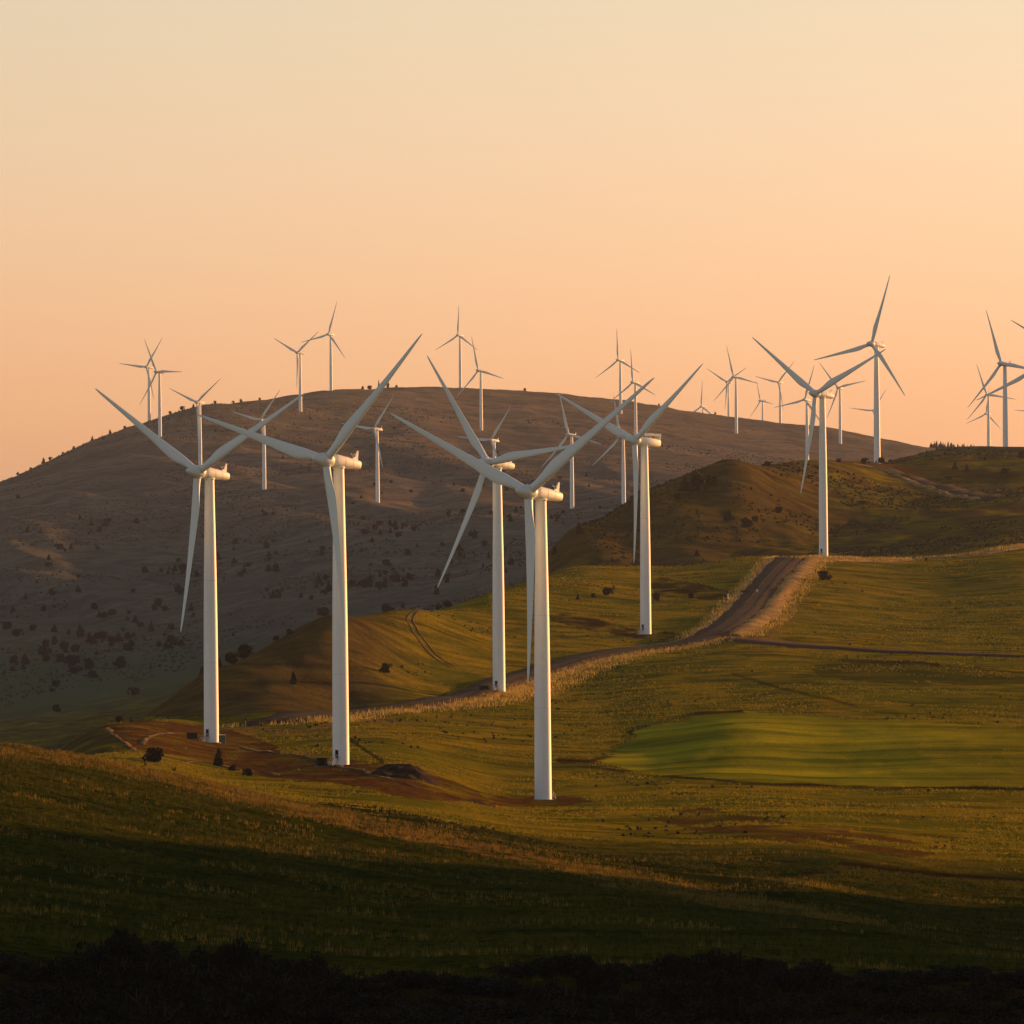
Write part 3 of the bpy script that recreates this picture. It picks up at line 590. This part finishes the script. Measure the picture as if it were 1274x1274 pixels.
for nm, hx, hy, hp, R, th, yw, label, grp in TURB:
    if hp < 148:          # far ones: settle the distance so that the tower has its usual height above the land
        q = unroll(hx, hy); cc = np.linspace(0.72, 1.3, 59); dd = 80.0 * F / (hp * cc); xx = (q[0] + 4) / F * dd
        tall = q[1] / F * dd - height(xx, dd)
        k = int(np.argmin(((tall - 79.0) / 12.0) ** 2 + ((cc - 1) / 0.16) ** 2)); R = R / float(cc[k]); hp = hp * float(cc[k])
    d = 80.0 * F / hp; q = unroll(hx, hy); hub = Vector((q[0] / F * d, d, q[1] / F * d))
    ps = math.radians(yw); th = math.radians(th - 0.43)
    a = Vector((-math.sin(ps) * math.cos(TILT), -math.cos(ps) * math.cos(TILT), math.sin(TILT)))
    s = Vector((math.cos(ps), -math.sin(ps), 0)); u = Vector((math.sin(ps) * math.sin(TILT), math.cos(ps) * math.sin(TILT), math.cos(TILT)))
    top = hub - a * HUB_OFF; base = Vector((top.x, top.y, gz(top.x, top.y)))
    Ht = top.z - 1.75 - base.z
    root = bpy.data.objects.new('wind_turbine', None); COL.objects.link(root); root.location = base
    root.empty_display_size = 3.0; tag(root, label, 'wind turbine', grp); FOOT[nm] = (base, Ht)
    tw = link('tower', tower_mesh(Ht + 0.3), M_WHITE, root); tw.location = (0, 0, -0.3); auto(tw)
    for k, rr in ((0.31, 2.105), (0.62, 1.895)):
        fl = link('flange', ME_FLANGE, M_SEAM, tw); fl.location = (0, 0, k * Ht); fl.scale = (rr + 0.012, rr + 0.012, 0.8)
    if hp > 120:
        fo = link('foundation', ME_FOUND, M_CONC, root)
        az = math.radians({'A': 150, 'B': -28, 'C': -30, 'D': -26, 'E': -34, 'F': -30, 'G': -20, '25': -20}.get(nm, -25))
        dr = link('door', ME_DOOR, M_DARK, tw); dr.location = (math.sin(az) * 2.24, -math.cos(az) * 2.24, 3.25); dr.rotation_euler = (0, 0, az)
        st = link('stairs', ME_STAIRS, M_STAIR, root); st.location = (math.sin(az) * 2.15, -math.cos(az) * 2.15, 0.0); st.rotation_euler = (0, 0, az)
    yr = link('yaw_ring', ME_YAW, M_WHITE, root); yr.location = (0, 0, Ht + 0.45)
    B3 = Matrix((s, -a, u)).transposed()                      # columns: side, downwind, up
    M4 = B3.to_4x4(); M4.translation = hub - base
    na = link('nacelle', ME_NACB if nm == 'E' else ME_NAC, M_WHITE, root); na.matrix_basis = M4 @ Matrix.Diagonal((0.93, 1.0, 0.9, 1))
    if nm == 'E': link('cooler', ME_COOL, M_WHITE, na)
    else: link('tail_fin', ME_FIN, M_WHITE, na)
    hb = link('hub', ME_HUB, M_BLADE, root); hb.matrix_basis = M4 @ Matrix.Diagonal((1.1, 1.05, 1.1, 1))
    if hp > 120:
        for k in range(3):
            co_ = link('blade_collar', ME_COLLAR, M_SEAM, hb); co_.rotation_euler = (0, th + k * 2 * math.pi / 3, 0)
        for k in (3.2, 6.4, 9.6):
            ps_ = link('panel_seam', ME_SEAM, M_SEAM, na); ps_.location = (0, k, 0.2 if k < 5 else (0.08 if k < 8 else -0.05)); ps_.scale = ((1.66, 1, 1.80) if k < 5 else ((1.725, 1, 1.775) if k < 8 else (1.655, 1, 1.56)))
        if nm != 'E':
            vn = link('wind_sensor', ME_SENSOR, M_SEAM, na); vn.location = (0.6, 10.2, 1.25)
    for k in range(3):
        tt = th + k * 2 * math.pi / 3
        rad = (s * math.sin(tt) + u * math.cos(tt)) * math.cos(CONE) + a * math.sin(CONE)
        lead = s * math.cos(tt) - u * math.sin(tt); yv = rad.cross(lead)
        m3 = Matrix((lead * R, yv * R, rad * R)).transposed().to_4x4(); m3.translation = hub - base
        bl = link('blade', ME_BLADE, M_BLADE, root); bl.matrix_basis = m3
print('tower heights', {k: round(v[1], 1) for k, v in FOOT.items()})

# ------------------------------------------------------------------ cabinets, mound, markers
def cabinet(name, px, py, d, size, mat, label, rz=0.2, lit=None):
    q = unroll(px, py); x = q[0] / F * d; z = gz(x, d)
    r = bpy.data.objects.new(name, None); COL.objects.link(r); r.location = (x, d, z); r.rotation_euler = (0, 0, rz); tag(r, label, 'cabinet', 'electrical cabinets at the tower feet')
    bm = bmesh.new(); box(bm, (0, 0, size[2] / 2 + 0.15), size, 0, 0.06); link('body', bm_mesh('body', bm), mat, r)
    bm = bmesh.new(); box(bm, (0, 0, 0.0), (size[0] + 0.5, size[1] + 0.5, 0.4)); link('plinth', bm_mesh('plinth', bm), M_CONC, r)
    bm = bmesh.new(); box(bm, (0, 0, size[2] + 0.22), (size[0] + 0.25, size[1] + 0.25, 0.16), 0, 0.04); link('lid', bm_mesh('lid', bm), lit or mat, r)
    for k in (-1, 1):
        bm = bmesh.new(); box(bm, (k * size[0] * 0.24, -size[1] / 2 - 0.03, size[2] / 2 + 0.15), (size[0] * 0.44, 0.06, size[2] * 0.86), 0, 0.02); link('door', bm_mesh('door', bm), mat, r)
    if lit:
        bm = bmesh.new(); box(bm, (size[0] / 2 + 0.04, 0, size[2] / 2 + 0.15), (0.08, size[1] * 0.98, size[2] * 0.97)); link('side_panel', bm_mesh('side_panel', bm), lit, r)
def dof(nm): return FOOT[nm][0].y
cabinet('transformer_cabinet', 400, 949, dof('B') - 1, (2.5, 2.4, 2.0), M_DARK, 'dark transformer cabinet left of the tower by the earth mound')
cabinet('transformer_cabinet', 239, 921, dof('C') - 1, (2.8, 2.4, 1.7), M_DARK, 'low dark transformer cabinet left of the leftmost big tower')
cabinet('transformer_cabinet', 602, 861, dof('D') - 1, (2.8, 2.4, 2.0), M_DARK, 'dark transformer cabinet left of the tower at the road edge')
cabinet('switch_cabinet', 275.5, 920, dof('C') + 1.5, (1.7, 1.8, 2.3), M_GREEN, 'green cabinet with pale lit side, right of the leftmost big tower', 0.5, M_CREAM)

def mound(px, py, d0, d1, L, W, Hh, seed, label):
    p = ray(px, py, d0, d1); n = 40
    gx, gy = np.meshgrid(np.linspace(-1, 1, n), np.linspace(-1, 1, n)); r2 = np.clip(1 - gx ** 2 - gy ** 2, 0, 1)
    x = p.x + gx * L; y = p.y + gy * W
    z = height(x, y).reshape(x.shape) - 0.25 + Hh * np.sqrt(r2) * (0.75 + 0.35 * fbm(gx * 3 + seed, gy * 3, 4, seed)) * sstep(0, 0.3, r2)
    ii = np.arange(n - 1)[:, None] * n; jj = np.arange(n - 1)[None]
    Q = np.stack([ii + jj, ii + jj + 1, ii + n + jj + 1, ii + n + jj], -1).reshape(-1, 4)
    o = link('earth_mound', np_mesh('earth_mound', np.stack([x.ravel() - p.x, y.ravel() - p.y, z.ravel() - p.z], 1), Q, True), gravel('mound_earth', (0.016, 0.009, 0.003), (0.04, 0.021, 0.008)))
    o.location = p; tag(o, label, 'mound', 'heaps of excavated earth')
mound(505, 966, 1700, 2000, 9.5, 16, 3.0, 4, 'dark heap of excavated earth right of the second big tower')
mound(931, 738, 2950, 3400, 4.5, 9, 2.2, 8, 'reddish cut bank of earth left of the road below the crest')
mound(600, 1000, 1650, 1880, 5.0, 8, 0.7, 6, 'low strip of turned earth just left of the nearest tower foot')

def marker(px, py, d0, d1, h, label):
    p = ray(px, py, d0, d1)
    r = bpy.data.objects.new('road_marker', None); COL.objects.link(r); r.location = p; tag(r, label, 'marker post', 'marker posts beside the gravel road')
    bm = bmesh.new(); tube(bm, (0, 0, -0.3), (0, 0, h), 0.16, 0.14, 8); link('post', bm_mesh('post', bm), M_CREAM, r)
    bm = bmesh.new(); box(bm, (0, -0.2, h - 0.5), (0.9, 0.08, 1.0), 0.3, 0.02); link('plate', bm_mesh('plate', bm), M_CREAM, r)
    bm = bmesh.new(); box(bm, (-0.7, 0.2, 0.45), (1.6, 1.2, 0.9), 0.4, 0.15); link('base_block', bm_mesh('base_block', bm), M_DARK, r)
marker(906, 748, 2950, 3350, 3.3, 'pale marker post left of the road, lower of the two')
marker(942, 740, 3000, 3400, 2.4, 'marker post at the road edge below the crest, upper of the two')

# ------------------------------------------------------------------ trees and shrubs
def leaf_cloud(lobes, n, size, rng, name, flat=0.0):
    lob = np.array(lobes); wgt = lob[:, 3] * lob[:, 4] * lob[:, 5]; k = rng.choice(len(lob), n, p=wgt / wgt.sum())
    d = rng.normal(size=(n, 3)); d /= np.linalg.norm(d, axis=1)[:, None]
    rad = rng.uniform(0.45, 1.0, n) ** 0.6 * rng.uniform(0.85, 1.12, n)
    c = lob[k, :3] + d * lob[k, 3:6] * rad[:, None]
    c[:, 2] = np.maximum(c[:, 2], 0.05)
    a = rng.normal(size=(n, 3)); a /= np.linalg.norm(a, axis=1)[:, None]
    b = np.cross(a, rng.normal(size=(n, 3))); b /= np.linalg.norm(b, axis=1)[:, None]
    s = size * rng.uniform(0.5, 1.4, n)[:, None]
    v = np.stack([c - a * s, c - b * s * 0.55, c + a * s, c + b * s * 0.55], 1).reshape(-1, 3)
    return np_mesh(name, v, np.arange(n * 4).reshape(-1, 4))
def trunk_mesh(h, r, limbs, rng):
    bm = bmesh.new(); tube(bm, (0, 0, -0.4), (0.05 * h, 0, h * 0.55), r, r * 0.6, 7); tube(bm, (0.05 * h, 0, h * 0.55), (0.0, 0.03 * h, h * 0.9), r * 0.6, r * 0.15, 6)
    for k in range(limbs):
        an = rng.uniform(0, 6.28); z = h * rng.uniform(0.12, 0.65); L = h * rng.uniform(0.25, 0.4)
        tube(bm, (0.03 * h, 0, z), (math.cos(an) * L, math.sin(an) * L, z + L * 0.7), r * 0.4, r * 0.08, 5)
    return bm_mesh('trunk', bm)
KIND = {}
def make_kind(nm, shape, n, size, sd):
    rng = np.random.default_rng(sd); L = []
    if shape == 'cone':                                       # unit height 1
        for k in range(9):
            z = 0.12 + 0.8 * k / 9; r = 0.34 * (1 - 0.85 * k / 9) * rng.uniform(0.8, 1.15)
            L.append((rng.normal(0, .03), rng.normal(0, .03), z, r, r, 0.13))
    elif shape == 'round':
        for k in range(11):
            an = rng.uniform(0, 6.28); q = rng.uniform(0.05, 0.5) * rng.uniform(0.5, 1)
            L.append((math.cos(an) * q, math.sin(an) * q, rng.uniform(0.15, 0.86 - q * 0.6), rng.uniform(.10, .26), rng.uniform(.10, .26), rng.uniform(.10, .20)))
        L.append((rng.normal(0, .1), rng.normal(0, .1), 0.42, .33, .33, .34))
    else:                                                     # wide, ragged shrub
        for k in range(15):
            an = rng.uniform(0, 6.28); q = rng.uniform(0.1, 0.75)
            L.append((math.cos(an) * q, math.sin(an) * q, rng.uniform(0.15, 0.78) * (1 - 0.3 * q), rng.uniform(.16, .32), rng.uniform(.16, .32), rng.uniform(.12, .24)))
        L.append((0, 0, 0.35, .6, .6, .33))
    KIND[nm] = (leaf_cloud(L, n, size, rng, 'crown'), trunk_mesh(1.0, 0.035, 6, rng))
for k in range(3): make_kind('cone%d' % k, 'cone', 1200, 0.055, 100 + k)
for k in range(4): make_kind('round%d' % k, 'round', 1700, 0.056, 110 + k)
for k in range(5): make_kind('wide%d' % k, 'wide', 3000, 0.05, 120 + k)
def tree(name, p, h, wf, kind, label, cat, group, mat):
    cr, tk = KIND[kind]
    r = bpy.data.objects.new(name, None); COL.objects.link(r); r.location = p; r.rotation_euler = (0, 0, random.uniform(0, 6.28)); r.scale = (h * wf, h * wf, h)
    tag(r, label, cat, group)
    c = bpy.data.objects.new('crown', cr); COL.objects.link(c); c.parent = r
    if not cr.materials: cr.materials.append(mat)
    if kind.startswith('wide') and not tk.materials: tk.materials.append(M_BARKD)
    k = bpy.data.objects.new('trunk', tk); COL.objects.link(k); k.parent = r
    if not tk.materials: tk.materials.append(M_BARK)
    return r
GT = 'junipers on the near hills'
NAMED = [ # px, py of foot, height px, width factor, kind, distance range, label
 (866,613,30,1.0,'round0',(3720,4150),'largest dark juniper in the clump on the dark hill shoulder'),
 (852,612,22,.9,'cone0',(3720,4150),'dark juniper at the left end of the clump on the dark hill shoulder'),
 (879,607,22,1.1,'round1',(3720,4200),'dark juniper at the right end of the clump on the dark hill shoulder'),
 (843,622,11,1.0,'round2',(3720,4150),'small juniper downhill left of the clump on the dark hill'),
 (905,649,17,.9,'round3',(3720,4300),'lone round juniper halfway down the dark hill'),
 (928,657,15,1.3,'round0',(3720,4300),'broad juniper bush right of the lone one on the dark hill'),
 (940,650,10,1.0,'round1',(3720,4300),'small juniper touching the broad bush on the dark hill'),
 (969,639,11,1.1,'round2',(3720,4300),'juniper bush on dark hill left of the lowered turbine blade'),
 (955,580,8,1.6,'round3',(3900,4450),'low dark bush on the crest of the dark hill'),
 (867,692,10,.9,'cone1',(3720,4000),'small juniper near the foot of the dark hill above the road'),
 (720,665,17,.8,'cone2',(3720,3960),'pointed juniper on the lower left edge of the dark hill'),
 (690,690,12,.8,'cone0',(3720,3960),'narrow juniper at the far left foot of the dark hill'),
 (757,741,13,1.3,'round1',(3000,3400),'round dark bush left of the cooler turbine tower'),
 (738,744,8,.9,'round2',(3000,3400),'small bush left of the round bush by the cooler turbine'),
 (719,746,8,.8,'cone1',(3000,3400),'little upright bush, leftmost of the row by the cooler turbine'),
 (818,748,14,.9,'round3',(2950,3350),'dark bush touching the right side of the cooler turbine tower'),
 (860,745,8,1.0,'round0',(2950,3350),'small bush between the cooler turbine and the marker posts'),
 (1024,722,16,1.2,'round2',(3100,3500),'round dark bush right of the gravel road below the ridge turbine'),
 (1188,585,12,.9,'cone1',(4400,5100),'pointed dark tree on the right hillside, left of a pair'),
 (1203,587,10,.9,'cone2',(4400,5100),'pointed dark tree on the right hillside, right of a pair'),
 (1180,597,7,1.5,'round1',(4300,5000),'low broad bush below the pair of trees on right hillside'),
 (1250,591,11,1.1,'round3',(4400,5100),'round dark tree alone on the right hillside'),
 (1271,571,11,1.0,'round0',(4700,5250),'dark tree at right picture edge below the hill brow'),
 (1077,578,11,.9,'round1',(4600,4900),'dark bush touching the left of the right hilltop tower'),
 (1096,576,10,1.0,'round2',(4600,4900),'dark bush just right of the right hilltop tower'),
 (1044,575,6,1.3,'round3',(4500,4800),'small bush on brow left of the right hilltop tower'),
 (1152,697,4,1.2,'round0',(3450,3700),'tiny bush on the pale ridge track'),
 (302,814,24,1.0,'round3',(2380,2640),'bigger dark tree on the left crest of the shaded near hill'),
 (290,822,20,.9,'round1',(2380,2640),'dark tree leaning against the bigger one on shaded crest'),
 (273,828,12,.9,'cone0',(2380,2640),'pointed tree on the shaded crest beside the leftmost big tower'),
 (344,797,8,1.2,'round2',(2380,2700),'small bush on the shaded crest left of the second tower'),
 (360,790,9,1.1,'round0',(2380,2700),'bush on the shaded crest close left of the second tower'),
 (545,754,9,1.0,'round1',(2500,3120),'small dark bush on crest above the dirt track'),
 (556,751,11,1.1,'round2',(2500,3120),'larger dark bush on crest right above the dirt track'),
 (480,838,17,.9,'round3',(2380,2830),'dark bush in the middle of the shaded near slope'),
 (365,852,18,.8,'cone2',(2380,2700),'pointed dark tree on the shaded slope left of second tower'),
 (57,911,17,1.2,'round0',(2100,2500),'lone dark bush at the left behind the grass knoll'),
 (149,898,11,1.1,'round1',(2100,2330),'dark bush on the knoll crest left of the reddish soil'),
 (163,895,7,.8,'cone1',(2100,2330),'tiny bush on knoll crest beside the reddish soil'),
 (193,949,25,1.1,'round2',(1700,2100),'big round dark bush below the reddish soil patch'),
 (272,953,25,.75,'cone0',(1700,2050),'pointed dark bush just below the leftmost big tower'),
 (310,966,13,1.2,'round3',(1650,2000),'low dark bush right of the pointed bush below the tower'),
 (290,960,10,1.4,'round0',(1650,2000),'low dark bush between the pointed bush and its low neighbour'),
]
for px, py, hpx, wf, kd, (d0, d1), lab in NAMED:
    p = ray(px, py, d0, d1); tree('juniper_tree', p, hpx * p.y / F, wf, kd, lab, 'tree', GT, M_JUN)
# the junipers scattered over the far hillside
spots = []
clus = [(505,658,26,6,6),(480,662,20,5,4),(560,640,14,5,4),(590,668,12,5,3),(455,728,22,12,8),(355,742,16,8,5),(400,730,26,14,5),(130,795,40,14,7),(60,812,30,12,6),(88,832,20,6,4),(150,830,10,5,3),(225,800,20,10,4),(62,858,8,4,2),(28,835,14,8,3),(640,642,16,6,4),(690,648,14,6,4),(240,712,40,18,9),(215,715,20,10,4),(510,725,18,8,4),(560,715,20,10,4),(300,700,40,24,6),(60,690,50,30,7),(140,650,40,16,6),(210,800,12,5,3),(330,640,40,10,3),(690,600,50,20,4),(600,600,60,20,4),(460,600,60,30,5)]
for cx, cy, sx, sy, n in clus:
    for k in range(int(n * 1.35)): spots.append((random.gauss(cx, sx * 0.6), random.gauss(cy, sy * 0.6)))
for k in range(60): spots.append((random.uniform(5, 760), random.uniform(520, 850)))
for k in range(70): spots.append((random.gauss(120, 110), random.gauss(770, 45)))
for k in range(40): spots.append((random.gauss(480, 110), random.gauss(690, 30)))
nfar = 0
for px, py in spots:
    p = ray(px, py, 4700, 10400); row = unroll(px, py)[1]
    if abs(p.z / p.y * F - row) > 4 or px < 2 or px > 800: continue
    low = sstep(560, 760, py)
    h = random.uniform(3.6, 9.0) * (0.62 + 0.5 * float(low))
    left, top = px < 330, py < 640
    lab = 'small dark juniper on the upper part of the far hill' if top else ('small dark juniper on the shaded left flank of the far hill' if left else 'small dark juniper on the lower middle slope of the far hill')
    grp = 'junipers on the upper far hill' if top else ('junipers on the left flank of the far hill' if left else 'junipers on the lower far hill')
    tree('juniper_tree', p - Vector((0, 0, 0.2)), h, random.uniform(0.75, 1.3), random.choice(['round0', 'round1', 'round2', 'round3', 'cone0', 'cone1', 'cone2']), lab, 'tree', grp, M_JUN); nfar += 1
# skyline trees of the far hill: feet on the crest
def crest(px, d0, d1):
    q = unroll(px, 560); d = np.linspace(d0, d1, 260); x = q[0] / F * d; z = height(x, d); i = int(np.argmax(z / d)); return Vector((x[i], d[i], z[i]))
for px, h, kd in ((22,5,'round0'),(38,4,'round1'),(54,9,'cone0'),(63,6,'round1'),(78,4,'round2'),(92,5,'round2'),(115,7,'cone1'),(137,7,'cone2'),(155,5,'round3'),(212,5,'round0'),(228,8,'round1'),(241,6,'cone0'),(268,5,'round0'),(290,5,'round1'),(300,6,'round2'),(323,5,'round3'),(452,6,'round0'),(461,8,'round1'),(472,14,'cone1'),(483,20,'cone2'),(494,5,'round2'),(654,6,'round3'),(890,5,'round0'),(820,4,'round2')):
    p = crest(px, 7500, 11600)
    tree('juniper_tree', p - Vector((0, 0, 0.5)), h, 0.9 if h < 12 else 0.4, kd, 'tall thin tree on the far hilltop behind a big blade' if h > 12 else 'tiny tree on the skyline of the far hill', 'tree', 'skyline trees of the far hill', M_JUN)
for k in range(26):
    px = 1158 + k * 2.4 + random.uniform(-1, 1); p = crest(px, 9500, 11600)
    tree('conifer_tree', p - Vector((0, 0, 1)), random.uniform(5, 13), random.uniform(.6, .9), random.choice(['cone0', 'cone1', 'cone2', 'round0']), 'tiny conifer in the far tree row at the right skyline', 'tree', 'far tree row at the right skyline', M_JUN)
# dark thicket along the bottom
SIL = [(-10,1198),(60,1195),(105,1170),(140,1155),(165,1143),(200,1158),(235,1178),(255,1160),(300,1158),(340,1170),(380,1185),(430,1205),(500,1212),(600,1215),(660,1205),(675,1183),(720,1180),(780,1200),(800,1185),(840,1182),(870,1178),(900,1172),(940,1180),(1000,1190),(1050,1212),(1100,1215),(1150,1208),(1200,1205),(1240,1200),(1290,1205)]
sx, sy = zip(*SIL)
GB = 'thicket shrubs along the bottom edge'
for row, (d0, d1, drop) in enumerate(((575, 625, 0), (540, 570, 30), (512, 535, 58), (488, 508, 84))):
    px = -25.0
    while px < 1300:
        d = random.uniform(d0, d1); topy = float(np.interp(px, sx, sy)) + drop + random.choice((random.uniform(-3, 4), random.uniform(6, 24)))
        q = unroll(px, topy); x = q[0] / F * d; z = gz(x, d); h = max(1.6, q[1] / F * d - z)
        lab = 'dark leafy shrub in the black thicket along the bottom edge'
        if row == 0 and abs(px - 165) < 16: lab = 'tallest dark shrub of the bottom thicket, at the lower left'
        if row == 0 and abs(px - 900) < 16: lab = 'high rounded dark shrub at the bottom right of centre'
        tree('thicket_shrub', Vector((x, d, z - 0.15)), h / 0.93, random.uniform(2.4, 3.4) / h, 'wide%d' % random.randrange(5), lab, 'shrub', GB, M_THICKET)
        px += random.uniform(20, 30)

# ------------------------------------------------------------------ grasses and low brush (uncountable)
def tufts(name, n, d0, d1, h, wd, blades, mat, keep, label, lean=0.35, pw=1.0):
    u = RNG.uniform(-690, 690, n) / F; d = (d0 ** pw + (d1 ** pw - d0 ** pw) * RNG.uniform(0, 1, n)) ** (1 / pw)
    x, y = d * np.tan(u), d
    kp = keep(x, y); x, y = x[kp], y[kp]; z = height(x, y); n = len(x)
    ang = RNG.uniform(0, 2 * np.pi, (n, blades)); hs = h * RNG.uniform(0.5, 1.3, (n, 1)) * RNG.uniform(0.7, 1.1, (n, blades))
    ws = wd * RNG.uniform(0.6, 1.4, (n, blades)); ln = lean * RNG.uniform(0.2, 1.2, (n, blades)) * hs
    ox = RNG.normal(0, h * 0.25, (n, blades)); oy = RNG.normal(0, h * 0.25, (n, blades))
    bx, by = x[:, None] + ox, y[:, None] + oy; ca, sa = np.cos(ang), np.sin(ang); bz = z[:, None] - 0.08 + 0 * ox
    v = np.stack([np.stack([bx - ca * ws, by - sa * ws, bz], -1), np.stack([bx + ca * ws, by + sa * ws, bz], -1), np.stack([bx - sa * ln, by + ca * ln, bz + hs], -1)], 2).reshape(-1, 3)
    o = link(name, np_mesh(name, v, np.arange(len(v)).reshape(-1, 3)), mat); tag(o, label, name.replace('_', ' '), kind='stuff'); return o
def polyd(poly):
    def f(x, y):
        z = height(x, y); a, b_ = px_of(x, y, z); return (in_poly(a + RNG.normal(0, 6, len(a)), b_ + RNG.normal(0, 3.5, len(a)), poly) > 0) & (fbm(x / 6.0, y / 11.0, 3, 91) + RNG.normal(0, 0.35, len(a)) > -0.1)
    return f
BARE = np.maximum.reduce([crop, dirt, brown * 0.9, ditch_and_shade]).reshape(NR, NA)
def off_crop(fn):
    def f(x, y):
        i = np.clip(np.searchsorted(RR, np.hypot(x, y)), 0, NR - 1); j = np.clip(np.searchsorted(AZ, np.arctan2(x, y)), 0, NA - 1)
        return fn(x, y) & (BARE[i, j] < RNG.uniform(0.15, 0.6, len(x)))
    return f
nz = lambda s, k, thr: (lambda x, y: fbm(x / s, y / (s * 1.6), 3, k) > thr)
tufts('grass', 60000, 545, 1500, 0.62, 0.07, 4, M_TUFT, off_crop(nz(14.0, 61, -0.25)), 'olive grass growing over the near slope', pw=1.6)
tufts('dry_grass', 24000, 560, 1500, 0.75, 0.06, 4, M_DRY, off_crop(nz(17.0, 63, 0.45)), 'dry golden grass tufts scattered over the near slope', pw=1.6)
tufts('crest_grass', 90000, 950, 1520, 0.75, 0.06, 4, M_DRY, polyd([(0,922),(120,940),(250,968),(420,1012),(560,1040),(700,1068),(850,1100),(1000,1132),(1100,1152),(1090,1164),(990,1146),(850,1116),(700,1082),(560,1054),(420,1028),(250,984),(120,954),(0,940)]), 'golden grass along the crest line of the near slope')
M_MEADOW = foliage('meadow_blade', (0.12, 0.128, 0.005), (0.34, 0.25, 0.014), 0.05, 0.4)
tufts('meadow_grass', 130000, 1500, 3600, 0.55, 0.11, 3, M_MEADOW, off_crop(nz(30.0, 65, -0.25)), 'olive meadow grass between the big turbines')
def verge_tufts(name, line, a, b_, n, label):
    L = np.array([(p.x, p.y) for p in line]); T = np.gradient(L, axis=0); T /= np.linalg.norm(T, axis=1)[:, None]; Nn = np.stack([T[:, 1], -T[:, 0]], 1)
    i = RNG.integers(0, len(L), n); o = a + (b_ - a) * RNG.beta(1.4, 1.8, n)
    P = L[i] + Nn[i] * o[:, None] + T[i] * RNG.uniform(-4, 4, (n, 1)); zz = height(P[:, 0], P[:, 1])
    hs = RNG.uniform(0.5, 1.5, n); ang = RNG.uniform(0, 6.28, n); ws = RNG.uniform(0.12, 0.3, n); ca, sa = np.cos(ang), np.sin(ang)
    up = zz + np.clip(1.0 - np.abs(o) * 0.07, -0.1, 0.8)
    v = np.stack([np.stack([P[:, 0] - ca * ws, P[:, 1] - sa * ws, up - 0.5], -1), np.stack([P[:, 0] + ca * ws, P[:, 1] + sa * ws, up - 0.5], -1), np.stack([P[:, 0] - sa * 0.3, P[:, 1] + ca * 0.3, up + hs], -1)], 1).reshape(-1, 3)
    o_ = link(name, np_mesh(name, v, np.arange(len(v)).reshape(-1, 3)), M_VGRASS); tag(o_, label, 'verge grass', kind='stuff')
M_VGRASS = foliage('verge_blade', (0.21, 0.155, 0.02), (0.58, 0.43, 0.11), 0.10, 0.4)
verge_tufts('verge_grass', main[:len(main) * 13 // 20], -7, -22, 6000, 'dry golden grass on the lower verge of the gravel road')
verge_tufts('verge_grass', main[:len(main) * 11 // 20], 7, 15, 1800, 'dry grass on the upper verge of the gravel road')
verge_tufts('verge_grass', main[len(main) * 13 // 20:], -6, -26, 5000, 'golden grass below the road towards the left towers')
verge_tufts('verge_grass', ridge_road, -12, 16, 3500, 'dry grass along the ridge track')
tufts('sage_brush', 6500, 1500, 3700, 0.8, 0.35, 5, M_SAGE, off_crop(nz(45.0, 67, 0.45)), 'low dark brush dotted over the meadow', 0.6)
tufts('hill_brush', 26000, 4900, 9800, 1.5, 0.8, 5, M_SAGE, nz(160.0, 69, 0.15), 'low brush over the far hillside', 0.6)
tufts('hill_scrub', 15000, 3700, 4400, 1.1, 0.6, 5, M_SAGE, nz(60.0, 71, 0.1), 'low scrub over the dark middle hill', 0.6)

# ------------------------------------------------------------------ evening haze
HAZE = 0.95e-5
bm = bmesh.new(); zt, zb = 340.0, float(Z.min()) - 2.0
box(bm, (0, 0, (zt + zb) / 2), (150000, 150000, zt - zb)); me = bm_mesh('haze', bm)
m = bpy.data.materials.new('haze_air'); m.use_nodes = True; t = m.node_tree
t.nodes.remove(t.nodes['Principled BSDF']); pv = t.nodes.new('ShaderNodeVolumePrincipled')
pv.inputs['Color'].default_value = (0.74, 0.86, 1.0, 1); pv.inputs['Density'].default_value = HAZE; pv.inputs['Anisotropy'].default_value = 0.3
t.links.new(pv.outputs[0], t.nodes['Material Output'].inputs['Volume'])
hz = link('haze', me, m); tag(hz, kind='stuff')
print('tris ground', len(quads) * 2, 'far trees', nfar)
